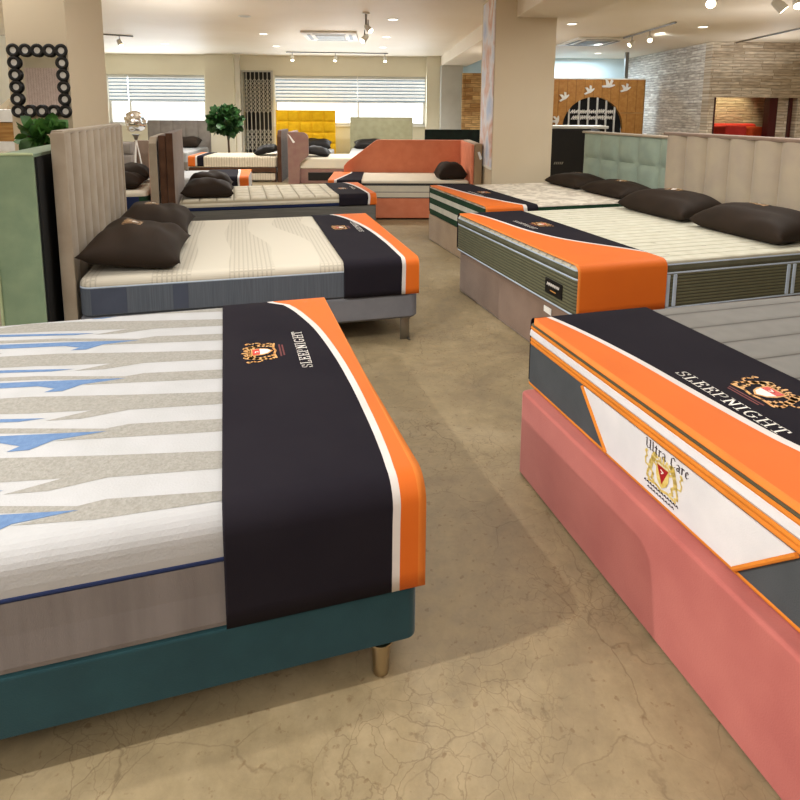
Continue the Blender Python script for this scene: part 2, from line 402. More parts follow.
def arc(cx, cy, rx, ry, a0, a1, n=9):
    return [(cx+rx*math.cos(math.radians(a0+(a1-a0)*i/n)), cy+ry*math.sin(math.radians(a0+(a1-a0)*i/n))) for i in range(n+1)]
def serif(x, y, w): return [(x-w/2, y), (x+w/2, y)]
GL = {                                       # roman capitals: width, strokes
 'S': (.62, [arc(.31, .74, .22, .22, 20, 250)+arc(.31, .27, .24, .24, 70, -160), [(.53, .72), (.53, .95)], [(.07, .30), (.07, .05)]]),
 'L': (.62, [[(.16, 0), (.16, 1)], serif(.16, 1, .3), [(.02, 0), (.58, 0), (.58, .25)]]),
 'E': (.64, [[(.16, 0), (.16, 1)], [(.02, 1), (.55, 1), (.55, .78)], [(.16, .52), (.42, .52)], [(.42, .42), (.42, .62)], [(.02, 0), (.58, 0), (.58, .25)]]),
 'P': (.68, [[(.16, 0), (.16, 1)], [(.02, 1), (.3, 1)]+arc(.3, .74, .30, .26, 90, -90)+[(.16, .48)], serif(.16, 0, .32)]),
 'N': (.82, [[(.16, 0), (.16, 1)], [(.16, 1), (.66, .02)], [(.66, 0), (.66, 1)], serif(.16, 0, .28), serif(.66, 1, .28), serif(.1, 1, .2)]),
 'I': (.34, [[(.16, 0), (.16, 1)], serif(.16, 0, .3), serif(.16, 1, .3)]),
 'G': (.80, [arc(.40, .5, .32, .5, 40, 320), [(.66, .14), (.66, .42)], serif(.64, .44, .26), [(.65, .8), (.65, .97)]]),
 'H': (.84, [[(.16, 0), (.16, 1)], [(.68, 0), (.68, 1)], [(.16, .52), (.68, .52)], serif(.16, 0, .3), serif(.16, 1, .3), serif(.68, 0, .3), serif(.68, 1, .3)]),
 'T': (.68, [[(.33, 0), (.33, 1)], [(.04, .76), (.04, 1), (.62, 1), (.62, .76)], serif(.33, 0, .3)]),
}
GB = {                                       # broken pen letters
 'U': (.70, [[(.0, .88), (.12, 1), (.12, .24), (.3, .03), (.54, .22)], [(.44, .92), (.56, 1), (.56, .12), (.68, .02)]]),
 'l': (.30, [[(.08, 1.0), (.12, .95), (.12, .12), (.22, .02)]]),
 't': (.34, [[(.14, .85), (.14, .12), (.26, .02)], [(.0, .62), (.28, .62)]]),
 'r': (.38, [[(.02, .58), (.12, .66), (.12, .02)], [(.12, .5), (.26, .66), (.34, .58)]]),
 'a': (.46, [[(.04, .56), (.2, .66), (.34, .56), (.34, .12), (.42, .02)], [(.34, .38), (.12, .3), (.06, .14), (.18, .02), (.34, .14)]]),
 'C': (.58, [[(.5, .8), (.32, 1), (.1, .78), (.08, .25), (.28, 0), (.54, .2)]]),
 'e': (.42, [[(.36, .16), (.22, .02), (.08, .14), (.08, .5), (.22, .66), (.34, .52), (.1, .32)]]),
 ' ': (.4, []),
}
def lettering(mb, mp, text, x0, y0, h, k, table=GL, nib=None, gap=.17, width=None):
    """text on the plane mp(a,b), its baseline from x0,y0, letters h tall; width squeezes it to a given length"""
    tot = sum(table[c][0]+gap for c in text)-gap
    sx = (width/tot) if width else h
    nb = nib or flatnib(.12, .055)
    x = 0
    for c in text:
        w, st = table[c]
        for s in st: stroke(mb, lambda a, b: mp(x0+a*sx, y0+b*h), [(x+p[0], p[1]) for p in s], nb, k)
        x += w+gap
def lion(mb, mp, cx, cy, s, side, k):
    def P(*l): return [(cx+side*a*s, cy+b*s) for a, b in l]
    def st(l, r): stroke(mb, mp, P(*l), rnd(r*s), k)
    st([(-.02, .0), (.02, .18), (.10, .36)], .085); st([(.10, .36), (.16, .5)], .10); st([(.17, .52), (.27, .50)], .055)   # body, mane, muzzle
    st([(.12, .38), (.27, .36), (.36, .44)], .035); st([(.10, .3), (.26, .22), (.36, .27)], .035)                         # forelegs
    st([(.0, .0), (.13, -.12), (.08, -.28), (.17, -.31)], .045); st([(-.03, .0), (-.10, -.16), (-.12, -.31), (-.03, -.33)], .045)
    st([(-.06, .02), (-.22, .04), (-.25, .2), (-.17, .3), (-.24, .42)], .028); st([(-.24, .42), (-.2, .47)], .05)
def crest(mb, mp, cx, cy, s, g='e_gold', r='e_red', w='e_white', wedge=False):
    """two lions holding a crowned shield, s = overall width"""
    u = s
    for sd in (-1, 1): lion(mb, mp, cx-sd*.33*u, cy-.04*u, .62*u, sd, g)
    up = lambda a, b: mp(a, b)+mp.n*.0006
    def poly(l, k, f=up): mb.add([f(cx+a*u, cy+b*u) for a, b in l], [list(range(len(l)))], k)
    poly([(-.17, .17), (.17, .17), (.17, -.04), (.12, -.16), (0, -.26), (-.12, -.16), (-.17, -.04)], g)
    up2 = lambda a, b: mp(a, b)+mp.n*.0011
    poly([(-.15, .155), (.15, .155), (0, -.18)] if wedge else [(-.14, .145), (.14, .145), (.14, .0), (-.14, .0)], r, up2)
    if not wedge: poly([(-.14, .0), (.14, .0), (.1, -.14), (0, -.22), (-.1, -.14)], w, up2)
    stroke(mb, lambda a, b: mp(a, b)+mp.n*.0016, [(cx-.04*u, cy+.09*u), (cx+.03*u, cy+.07*u), (cx-.02*u, cy+.03*u)], rnd(.012*u), w)
    for a, b in ((-.09, .3), (0, .34), (.09, .3)): stroke(mb, mp, [(cx+a*u*.7, cy+.2*u), (cx+a*u, cy+b*u)], rnd(.022*u), g)
    stroke(mb, mp, [(cx-.1*u, cy+.21*u), (cx+.1*u, cy+.21*u)], rnd(.025*u), g)
    stroke(mb, mp, [(cx-.36*u, cy-.30*u), (cx-.15*u, cy-.27*u), (cx, cy-.31*u), (cx+.15*u, cy-.27*u), (cx+.36*u, cy-.30*u)], rnd(.025*u), g)
class Plane:
    def __init__(s, o, ex, ey, n): s.o = Vector(o); s.ex = Vector(ex); s.ey = Vector(ey); s.n = Vector(n)
    def __call__(s, a, b): return s.o+s.ex*a+s.ey*b

# ------------------------------------------------------------------ furniture builders
def headboard(parent, u0, u1, y0, y1, z0, z1, front, back=None, nx=1, nz=1, bulge=.0, power=6, side=None, round_top=0, name='headboard', facing=-1, label=None):
    """upholstered board between u0 (front) and u1, its front pressed into nx x nz tufts"""
    mb = MB(); S = 10 if nx*nz < 30 else 7
    ny, nzs = nx*S, max(nz*S, 1)
    u0 += bulge*(1 if facing < 0 else -1)
    f0 = min(u0, u1) if facing < 0 else max(u0, u1); bk = max(u0, u1) if facing < 0 else min(u0, u1)
    def top(y):
        if not round_top: return z1
        e = min(y-y0, y1-y); return z1 if e >= round_top else z1-round_top+math.sqrt(max(round_top**2-(round_top-e)**2, 0))
    vs = []
    for i in range(ny+1):
        y = y0+(y1-y0)*i/ny; tb = 1-abs(2*((i/S) % 1)-1)**power if nx else 1
        if i % S == 0: tb = 0
        for j in range(nzs+1):
            z = z0+(top(y)-z0)*j/nzs
            ta = 1 if nz == 0 else (0 if (j % S == 0) else 1-abs(2*((j/S) % 1)-1)**power)
            vs.append((f0+facing*bulge*tb*ta, y, z))
    fs = [[i*(nzs+1)+j, (i+1)*(nzs+1)+j, (i+1)*(nzs+1)+j+1, i*(nzs+1)+j+1] for i in range(ny) for j in range(nzs)]
    mb.add(vs, fs, front)
    sd = side or front
    for i in range(ny):
        a, b = y0+(y1-y0)*i/ny, y0+(y1-y0)*(i+1)/ny
        mb.add([(f0, a, top(a)), (f0, b, top(b)), (bk, b, top(b)), (bk, a, top(a))], [[0, 1, 2, 3]], sd)
        mb.add([(bk, a, z0), (bk, b, z0), (bk, b, top(b)), (bk, a, top(a))], [[0, 1, 2, 3]], back or sd)
    for y in (y0, y1): mb.add([(f0, y, z0), (bk, y, z0), (bk, y, top(y)), (f0, y, top(y))], [[0, 1, 2, 3]], sd)
    mb.add([(f0, y0, z0), (f0, y1, z0), (bk, y1, z0), (bk, y0, z0)], [[0, 1, 2, 3]], sd)
    return mb.build(name, parent, smooth=30, label=label)

def corner(o, yaw, W, side):
    """the foot corner on a bed's right-hand side and the turn of its length axis"""
    wd = Vector((-math.sin(yaw), math.cos(yaw), 0)); o = Vector((o[0], o[1], 0))
    return (o+wd*W, yaw+PI) if side == 1 else (o-wd*W, yaw)
def legs(parent, L, W, z1, k, r=.022, inset=.09, square=False, iy=None):
    iy = iy or inset*.7
    for x in (inset, L-inset):
        for y in (iy, W-iy):
            mb = MB()
            if square:
                mb.box((x-.03, y-.006, 0), (x+.03, y+.006, z1), k, .002); mb.box((x-.03, y-.03, z1-.012), (x+.03, y+.03, z1), k, .002); mb.box((x-.03, y-.006, 0), (x-.018, y+.03, .012), k, .002)
            else:
                mb.lathe([(r*.8, 0), (r*.85, .004), (r, z1-.008), (r*1.25, z1-.006), (r*1.25, z1)], k, (x, y, 0), 18)
            mb.build('leg', parent, smooth=True)
def base_box(parent, L, W, z0, z1, k, rc=.03, r=.015, seam=None, name='base'):
    mb = MB(); pr = [(r, z0, k), (.0, z0+r, k)]
    if seam: pr += [(0, seam-.006, k), (.004, seam, k), (0, seam+.006, k)]
    loft(mb, L, W, pr+arcprof(z1, r, k, 4), rc); return mb.build(name, parent, smooth=True)
def runner(label, loc, rot, W, zt, zlow, U, curve, r=.045, white=.024, group='foot runners laid over the display mattresses', art=None, left_dark=False, over_ramp=False, edge=True, foot_over=.0):
    """dark cloth with a curved orange border over the foot end. curve: (share of width from the right, border depth u)"""
    t = thing('foot_runner', label, 'bed runner', loc, rot, group)
    e = .009; path = []                      # (y, z, curve parameter) from right hem over the top to the left hem
    nd = 5
    for i in range(nd+1): path.append((-e, zlow[0]+(zt-r-zlow[0])*i/nd, 0-.35*(1-i/nd)))
    for i in range(1, 7):
        a = PI/2*i/6; path.append((r-(r+e)*math.cos(a), zt-r+(r+e)*math.sin(a), 0))
    n = 26
    for i in range(1, n): path.append((r+(W-2*r)*i/n, zt+e, (r+(W-2*r)*i/n)/W))
    for i in range(0, 7):
        a = PI/2*(1-i/6); path.append((W-r+(r+e)*math.cos(a), zt-r+(r+e)*math.sin(a), 1))
    for i in range(1, nd+1): path.append((W+e, zt-r+(zlow[1]-zt+r)*i/nd, 1+.3*i/nd))
    def ub(p):
        c = curve
        if p <= c[0][0]: return c[0][1]
        for (a, x), (b, y) in zip(c, c[1:]):
            if p <= b:
                s = (p-a)/(b-a); return x+(y-x)*s
        return c[-1][1]
    def cub(p): return sum(ub(p+d*.02) for d in (-2, -1, 0, 1, 2))/5
    mb = MB(); rows = []
    for y, z, p in path:
        b = min(cub(p), U-.001); w = min(b+white*(1.5-.4*min(1, max(0, p))), U-.0005)
        cols = [.012 if left_dark and p >= 1 else -foot_over*(min(1, max(0, (p-.6)/.38)) if over_ramp else 1), min(.018 if left_dark and p >= 1 else .006, b), b*.5+.003, b, w, w+(U-w)*.33, w+(U-w)*.66, U-.006 if U-.006 > w else U-.0002, U]
        rows.append([(u, y, z) for u in cols])
    ks = ['r_edge', 'r_orange', 'r_orange', 'r_white', 'r_dark', 'r_dark', 'r_dark', 'r_dark']; nc = 9
    for a, b, q in zip(rows, rows[1:], path):
        for c in range(nc-1): mb.add([a[c], b[c], b[c+1], a[c+1]], [[0, 1, 2, 3]], 'r_dark' if left_dark and q[2] >= 1 else ks[c])
    o = mb.build('cloth', t)
    me = o.data; bm = bmesh.new(); bm.from_mesh(me); bmesh.ops.remove_doubles(bm, verts=bm.verts, dist=1e-5)
    bmesh.ops.recalc_face_normals(bm, faces=bm.faces); bm.to_mesh(me); bm.free()
    me.polygons.foreach_set('use_smooth', [True]*len(me.polygons))
    mod = o.modifiers.new('thickness', 'SOLIDIFY'); mod.thickness = .003; mod.offset = 0
    if art:
        pl = Plane((0, 0, zt+e+.0025), (0, -1, 0), (1, 0, 0), (0, 0, 1))      # letters read from the foot end
        if 'text' in art:
            yl, yr, u, h = art['text']; mb = MB(); lettering(mb, pl, 'SLEEPNIGHT', -yl, u, h, 'e_white', width=yl-yr); mb.build('lettering', t, label='white serif lettering')
        if 'crest' in art:
            y, u, s = art['crest']; mb = MB(); crest(mb, pl, -y, u, s); mb.build('emblem', t, label='gold lions around a red and white shield')
            mb = MB()
            for dy, w in ((-.40*s, .62*s), (-.46*s, .55*s)):
                for i in range(11): stroke(mb, pl, [(-y-w/2+w*i/11, u+dy), (-y-w/2+w*(i+.6)/11, u+dy)], flatnib(.004, .006), 'e_maroon')
            if s > .1: mb.build('motto', t, label='tiny maroon motto')
    return t
def pillow(label, loc, rot, w=.66, d=.44, h=.17, k='pillow', tilt=0, group='dark display pillows', art=None, seed=0, cat='pillow', sag=.0):
    """soft pillow, long side along local y; tilt lifts its far (head) side"""
    t = thing('pillow', label, cat, loc, rot, group); rnd_ = random.Random(seed); n = 22
    ph = [rnd_.uniform(0, 6.28) for _ in range(6)]
    R = Matrix.Rotation(-tilt, 3, 'Y')
    def P(s, q, top):
        pin = 1-.10*(1-abs(s)**2.2)*abs(q)**3 ; pin2 = 1-.10*(1-abs(q)**2.2)*abs(s)**3
        x = s*d/2*pin2; y = q*w/2*pin
        th = ((1-abs(s)**3.2)**.62)*((1-abs(q)**3.2)**.62)
        wr = h*(.05*math.sin(4*s+ph[0]+3*q)+.05*math.sin(7*q+ph[1])*abs(s)+.03*math.sin(11*s+4*q+ph[2]))
        z = (h*.72*th+wr*th) if top else -h*.28*min(1, th*2.2)+.0*wr
        return R @ Vector((x+d/2, y, z+h*.28))
    mb = MB()
    for top in (1, 0):
        vs = [P(-1+2*i/n, -1+2*j/n, top) for i in range(n+1) for j in range(n+1)]
        mb.add(vs, [[i*(n+1)+j, (i+1)*(n+1)+j, (i+1)*(n+1)+j+1, i*(n+1)+j+1] for i in range(n) for j in range(n)], k)
    o = mb.build('cushion', t); me = o.data
    bm = bmesh.new(); bm.from_mesh(me); bmesh.ops.remove_doubles(bm, verts=bm.verts, dist=1e-4); bmesh.ops.recalc_face_normals(bm, faces=bm.faces); bm.to_mesh(me); bm.free()
    me.polygons.foreach_set('use_smooth', [True]*len(me.polygons))
    if art:
        s = art
        class Q:
            n = R @ Vector((0, 0, 1))
            def __call__(q_, a, b):
                sx = min(max(b/(d/2), -.9), .9); sy = min(max(-a/(w/2), -.9), .9); return P(sx, sy, 1)+q_.n*.003
        mb = MB(); crest(mb, Q(), 0, .05, s, 'e_tan', 'e_tan', 'e_white'); mb.build('emblem', t, label='tan embroidered crest')
    return t

# ------------------------------------------------------------------ the room
def roombox(name, x0, x1, y0, y1, z0, z1, k, parent=None):
    """box with its corners in room coordinates; its own origin turned with the room"""
    mb = MB().box((x0, y0, z0), (x1, y1, z1), k); o = mb.build(name, parent); o.rotation_euler = (0, 0, RA); return o
def roommesh(name, mb, parent=None, smooth=False):
    o = mb.build(name, parent, smooth); o.rotation_euler = (0, 0, RA); return o
HC = 2.82; YB = 16.16; XL, XR, YF = -7.2, 11.5, -3.2
struct(roombox('floor', XL-.3, XR+.3, YF-.3, YB+1.2, -.1, 0, 'floor'))
struct(roombox('ceiling', XL-.3, XR+.3, YF-.3, YB+1.2, HC, HC+.1, 'ceiling'))
struct(roombox('wall_left', XL-.2, XL, YF, YB+.4, 0, HC, 'cream'))
struct(roombox('wall_right', XR, XR+.2, YF, YB+.4, 0, HC, 'beige'))
mb = MB().box((XL, YF-.2, 0), (XR, YF, 2.25), 'slats').box((XL, YF-.2, 2.25), (XR, YF, HC), 'cream'); struct(roommesh('wall_front', mb))
# back wall with its window and gate openings
w1 = (onwall(106, 74, YB)[0], onwall(204, 74, YB)[0]); w2 = (onwall(274, 76, YB)[0], onwall(425.5, 77, YB)[0])
zw1 = onwall(150, 74.5, YB)[1]; zw0 = onwall(300, 125, YB)[1]
g1 = (onwall(242, 70, YB)[0], onwall(271.5, 70, YB)[0]); zg = onwall(256, 70.5, YB)[1]
xc = onwall(442, 66, YB)[0]
mb = MB()
segs = [(XL, w1[0]), (w1[1], g1[0]), (g1[1], w2[0]), (w2[1], xc)]
for a, b in segs: mb.box((a, YB, 0), (b, YB+.25, HC), 'cream')
for a, b in (w1, w2): mb.box((a, YB, 0), (b, YB+.25, zw0), 'cream').box((a, YB, zw1), (b, YB+.25, HC), 'cream')
mb.box((g1[0], YB, zg), (g1[1], YB+.25, HC), 'cream')
mb.box((xc, YB, 0), (XR, YB+.25, HC), 'paleblue')
struct(roommesh('wall_back', mb))
# dark doorway behind the gate
d = thing('door_1', 'dark doorway behind the folding gate', 'door'); del d['category']; struct(d)
roombox('recess', g1[0]-.05, g1[1]+.05, YB+.6, YB+.65, 0, zg+.1, 'black', d)
for a in (g1[0]-.05, g1[1]): roombox('jamb', a, a+.05, YB+.25, YB+.62, 0, zg, 'black', d)
# windows: frame, daylit pane, blind bands
def window(n, a, b, mull):
    w = thing('window_%d' % n, 'bright window with horizontal banded blinds', 'window'); del w['category']; struct(w)
    roombox('pane', a, b, YB+.19, YB+.20, zw0, zw1, 'sky', w)
    mb = MB().box((a, YB+.1, zw1-.05), (b, YB+.16, zw1), 'whitepaint').box((a, YB+.1, zw0), (b, YB+.16, zw0+.06), 'whitepaint')
    for x in [a, b-.05]+mull: mb.box((x, YB+.1, zw0), (x+.05, YB+.16, zw1), 'whitepaint')
    roommesh('window_frame', mb, w)
    roombox('sill', a-.03, b+.03, YB-.06, YB+.18, zw0-.04, zw0, 'whitepaint', w)
    xs = [a]+mull+[b]
    for x0, x1 in zip(xs, xs[1:]):
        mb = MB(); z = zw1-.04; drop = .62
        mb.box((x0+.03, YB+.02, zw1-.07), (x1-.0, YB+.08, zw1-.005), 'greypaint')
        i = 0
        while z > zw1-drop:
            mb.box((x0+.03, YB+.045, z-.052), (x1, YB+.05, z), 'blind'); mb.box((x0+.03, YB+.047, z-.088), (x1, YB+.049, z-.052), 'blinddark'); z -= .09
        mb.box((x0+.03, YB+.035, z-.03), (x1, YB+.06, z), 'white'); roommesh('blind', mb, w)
window(1, w1[0], w1[1], [onwall(127, 90, YB)[0]])
window(2, w2[0], w2[1], [onwall(357, 90, YB)[0]])
# pilasters on the back wall
p = (onwall(204.5, 56, YB-.25)[0], onwall(233, 56, YB-.25)[0]); struct(roombox('pillar_back', p[0], p[1], YB-.25, YB, 0, HC, 'cream'))
p = (onwall(233.5, 56, YB-.1)[0], onwall(239, 56, YB-.1)[0]); struct(roombox('trim_1', p[0], p[1], YB-.1, YB, 0, HC, 'whitepaint'))
p = (onwall(427, 60, YB-.2)[0], onwall(441, 60, YB-.2)[0]); struct(roombox('pillar_back_corner', p[0], p[1], YB-.2, YB, 0, HC, 'cream'))
p = (onwall(441.5, 66, YB-.5)[0], onwall(463, 66, YB-.5)[0]); struct(roombox('pillar_pale', p[0], p[1], YB-.5, YB, 0, 2.57, 'greypaint'))
p = (onwall(463, 73, YB-.9), onwall(484, 128, YB-.9)); struct(roombox('wall_panel', p[0][0], p[0][0]+1.0, YB-.9, YB-.75, 0, p[0][1], 'stone_tan'))
# the big column and its beam
pc = at(491.5, 181, 7.3); px0 = pc.dot(RX); py0 = pc.dot(RY); px1 = at(552.5, 140, 7.3).dot(RX)
struct(roombox('pillar_center', px0, px1, py0, py0+.9, 0, HC, 'tanpaint'))
bx0 = at(519, 16, 7.3).dot(RX)-.02
struct(roombox('ceiling_beam', bx0, bx0+.75, YF, py0, 2.53, HC, 'ceiling'))
struct(roombox('ceiling_beam_far', bx0+.07, bx0+.75, py0+.9, YB, 2.57, HC, 'ceiling'))
# column with the ring mirror
ca = at(63.8, 0, 4.8); cx1 = ca.dot(RX); cy0 = ca.dot(RY); cx0 = at(3.5, 0, 4.8).dot(RX)
struct(roombox('pillar_left', cx0, cx1, cy0, cy0+.66, 0, HC, 'tanpaint'))
# stone walls
sc = at(713, 45, 12.3); sx = sc.dot(RX); sy = sc.dot(RY)
struct(roombox('wall_stone_side', sx, sx+.25, sy+.25, YB, 0, HC, 'stone_side'))
zt_n = onwall(740, 97.5, sy)[1]; nx0 = onwall(713.5, 110, sy)[0]; nx1 = onwall(797, 110, sy)[0]
mb = MB().box((sx, sy, 0), (nx0, sy+.25, HC), 'stone').box((nx0, sy, zt_n), (nx1, sy+.25, HC), 'stone').box((nx1, sy, 0), (XR, sy+.25, HC), 'stone')
struct(roommesh('wall_stone', mb))
mb = MB().box((nx0-.1, sy+1.5, 0), (nx1+1, sy+1.6, HC), 'stone').box((nx0-.1, sy+.25, 0), (nx0, sy+1.5, HC), 'cream').box((nx1+1, sy+.25, 0), (nx1+1.1, sy+1.6, HC), 'cream')
struct(roommesh('wall_niche', mb))
mb = MB().box((nx0, sy+.02, 0), (nx0+.05, sy+.2, zt_n), 'darkred'); struct(roommesh('trim_2', mb))
a, b = onwall(770, 110, sy)[0], onwall(778, 110, sy)[0]; struct(roombox('trim_3', a, b, sy+.02, sy+.2, 0, zt_n, 'darkred'))
a = onwall(791, 110, sy)[0]; struct(roombox('trim_4', a, a+.04, sy+.02, sy+.2, 0, zt_n, 'darkred'))
a, b = onwall(778, 110, sy)[0], onwall(791, 110, sy)[0]; struct(roombox('wall_infill', a, b, sy+.1, sy+.2, 0, zt_n, 'stone'))

# ------------------------------------------------------------------ oak partition with its arch, text and doves
yp = 14.32
def pp(px, py): x, z = onwall(px, py, yp); return x, z
xp0 = pp(545, 100)[0]-.6; xp1 = pp(644.5, 100)[0]; zp = pp(600, 79.5)[1]
ac = pp(592, 134)[0]; ar = (pp(622, 134)[0]-pp(562, 134)[0])/2; az = pp(592, 97)[1]-ar*1.0
mb = MB(); na = 24
arcp = [(ac+ar*math.cos(PI-PI*i/na), az+ar*math.sin(PI*i/na)) for i in range(na+1)]
for y in (yp, yp+.1):
    mb.add([(xp0, y, 0), (ac-ar, y, 0), (ac-ar, y, az), (ac-ar, y, zp), (xp0, y, zp)], [[0, 1, 2, 3, 4]], 'planks')
    mb.add([(ac+ar, y, 0), (xp1, y, 0), (xp1, y, zp), (ac+ar, y, zp)], [[0, 1, 2, 3]], 'planks')
    for (x0, z0), (x1, z1) in zip(arcp, arcp[1:]): mb.add([(x0, y, z0), (x1, y, z1), (x1, y, zp), (x0, y, zp)], [[0, 1, 2, 3]], 'planks')
    mb.add([(ac-ar, y, 0), (ac+ar, y, 0), (ac+ar, y, .8), (ac-ar, y, .8)], [[0, 1, 2, 3]], 'planks')
for (x0, z0), (x1, z1) in zip(arcp, arcp[1:]): mb.add([(x0, yp, z0), (x1, yp, z1), (x1, yp+.1, z1), (x0, yp+.1, z0)], [[0, 1, 2, 3]], 'oak')
mb.box((xp0, yp-.01, zp), (xp1, yp+.11, zp+.03), 'whitepaint'); mb.box((xp1-.03, yp, 0), (xp1, yp+.1, zp), 'oak')
zr = pp(635, 113)[1]; mb.box((ac+ar*.9, yp-.012, zr-.02), (xp1, yp, zr+.02), 'oak')
wp = struct(roommesh('wall_partition', mb))
ap = thing('arch_sign', 'dark arched opening in the oak partition with upright bars and white script', 'sign')
roombox('backing', ac-ar, ac+ar, yp+.11, yp+.13, .8, az+ar, 'blackcloth', ap)['label'] = 'dark backing'
for x in (569, 579, 588, 597, 606, 614.5):
    a = pp(x, 120)[0]; hh = az+math.sqrt(max(ar**2-(a-ac)**2, .01)); mb = MB().box((a-.018, yp+.02, .8), (a+.018, yp+.05, hh), 'greypaint'); roommesh('bar', mb, ap)
pl = Plane((0, yp+.015, 0), (1, 0, 0), (0, 0, 1), (0, -1, 0)); mb = MB()
rr = random.Random(3)
for row, (x0, x1, y) in enumerate(((571, 615, 112), (572, 614, 118))):
    A_, B_ = pp(x0, y), pp(x1, y); n = 46; pts = []
    for i in range(n+1):
        s = i/n; hgt = .05 if (i % 4) else .1
        pts.append((A_[0]+(B_[0]-A_[0])*s+(.02 if i % 2 else -.012), A_[1]+(B_[1]-A_[1])*s+(hgt if i % 2 else -.03)*rr.uniform(.6, 1.2)))
    for i in range(n):
        if i % 9 != 8: stroke(mb, pl, pts[i:i+2], rnd(.012, 5), 'e_white')
roommesh('script_lettering', mb, ap)['label'] = 'white script lettering'
def dove(px, py, ang, s, label):
    x, z = pp(px, py); mb = MB()
    c, sn = math.cos(ang), math.sin(ang)
    out = [(-.5, -.12), (-.55, .02), (-.2, .06), (-.28, .5), (-.08, .42), (.04, .14), (.2, .52), (.34, .4), (.22, .1), (.45, .12), (.5, .05), (.3, -.06), (.05, -.14), (-.2, -.12)]
    mb.prism([(s*(a*c-b*sn), -.015, s*(a*sn+b*c)) for a, b in out], (0, .03, 0), 'white')
    t = thing('dove_figure', label, 'bird figure', rm(x, yp-.05, z), RA, 'white dove figures on the oak partition'); mb.build('body', t)
    return t
dove(564, 98, .5, .26, 'white dove figure climbing above the springing of the arch'); dove(589, 91.5, .4, .26, 'white dove figure with a folded wing right above the arch')
dove(608, 86, .0, .30, 'highest white dove figure with spread wings on oak boards'); dove(625, 89.5, .3, .26, 'white dove figure on the boards nearest the stone wall')
dove(556.5, 121, 1.2, .26, 'lowest white dove figure diving beside the arch foot')
a = onwall(627, 70, yp)[0]; struct(roombox('trim_5', a-.04, a+.04, yp+.02, yp+.08, zp+.03, HC, 'steel'))

# ------------------------------------------------------------------ bed A : striped mattress on a teal base
WA_ = 1.52; LA = 1.95
oA, rA = corner((.053, 1.362), .284, WA_, 1)
t = thing('bed_base', 'low teal upholstered bed base on round metal feet', 'bed', oA, rA)
b_ = base_box(t, LA, WA_, .098, .260, 'teal', rc=.03, r=.012); legs(t, LA, WA_, .099, 'gold_metal', .026, iy=.034)
t = thing('mattress', 'white mattress with grey stripes and blue flame marks on teal base', 'mattress', oA, rA)
mb = MB(); loft(mb, LA, WA_, [(.003, .262, 'm_side_taupe'), (.0, .275, 'm_side_taupe'), (.002, .35, 'm_side_taupe'), (.0, .428, 'm_side_taupe')], .06)
s = mb.build('side_band', t, smooth=True); s['label'] = 'gathered taupe grey side band'
mb = MB(); piping(mb, LA, WA_, .433, .007, 'navy', .06); mb.build('piping', t, smooth=True, label='navy piping')
mb = MB(); loft(mb, LA, WA_, [(.002, .437, 'm_white'), (0, .46, 'm_white')]+arcprof(.545, .055, 'm_white', 7), .06)
G1 = [(.469, .616), (.753, .674), (1.054, .743), (1.25, .768), (1.55, .70), (1.25, .662), (1.102, .643), (1.01, .622), (.847, .596), (.963, .564), (.866, .55), (.739, .57), (.469, .533)]
G2 = [(.469, .439), (.727, .481), (.788, .471), (1.074, .552), (1.45, .615), (1.45, .585), (1.064, .52), (.929, .485), (.781, .454), (.91, .437), (.74, .41), (.468, .366)]
B1 = [(1.35, .665), (1.092, .609), (.967, .58), (1.036, .578), (1.085, .588), (1.35, .64)]
B2 = [(1.3, .545), (1.06, .505), (.924, .48), (.781, .454), (.911, .442), (.963, .406), (1.017, .412), (.992, .433), (1.047, .464), (1.3, .50)]
def shape(l, dv, k, z):
    pts = [(u, WA_-(v+dv)) for u, v in l]
    if all(y < .045 or y > WA_-.045 for _, y in pts): return
    pts = [(u, min(max(y, .05), WA_-.05)) for u, y in pts]
    mb.add([(u, y, z) for u, y in pts], [list(range(len(pts)))], k)
for i in range(-3, 4):
    dv = .351*i
    for l in (G1, G2):
        shape([(.3, l[0][1]-.02)]+l+[(.3, l[-1][1]-.02)], dv, 'm_stripe', .5456)
    shape([(1.95-u*.45, v+.1) for u, v in G1], dv, 'm_stripe', .5456)
    shape(B1, dv, 'm_blue', .5461); shape(B2, dv, 'm_blue', .5461)
mb.build('top_panel', t, smooth=True)
runner('dark runner with orange border over foot of grey striped mattress', oA, rA, WA_, .545, (.30, .262), .468,
       [(0, .26), (.03, .205), (.10, .150), (.18, .118), (.28, .083), (.40, .062), (.53, .047), (.67, .040), (.85, .041), (1, .052), (1.4, .054)], r=.055, white=.018, foot_over=.014, over_ramp=True,
       art={'text': (WA_-.704, WA_-1.055, .163, .038), 'crest': (WA_-.885, .335, .185)})

# ------------------------------------------------------------------ bed B : perforated cream mattress, grey base, channelled headboard
WB_ = 1.672; LB = 1.93
oB, rB = corner((.120, 3.627), .262, WB_, 1)
t = thing('bed_base', 'grey upholstered bed base on flat metal feet with tall greige channelled headboard', 'bed', oB, rB)
base_box(t, LB, WB_-.004, .153, .311, 'grey_base', rc=.05, r=.015); legs(t, LB, WB_, .154, 'steel', inset=.075, square=True)
headboard(t, LB+.008, LB+.068, .03, WB_-.03, .06, 1.315, 'greige', nx=9, nz=0, bulge=.026, power=3, round_top=.04)
mb = MB()
for y in (WB_-.03, .03): mb.box((LB+.004, y-.012, .06), (LB+.075, y+.012, 1.32), 'greige', .01)
mb.box((LB+.012, .03, 1.305), (LB+.073, WB_-.03, 1.33), 'greige', .01); mb.build('headboard_frame', t, smooth=True)
t = thing('mattress', 'cream perforated knit mattress with grey side on grey base', 'mattress', oB, rB)
mb = MB(); loft(mb, LB-.005, WB_, [(.01, .313, 'm_side_grey'), (0, .325, 'm_side_grey'), (0, .475, 'm_side_grey')], .07)
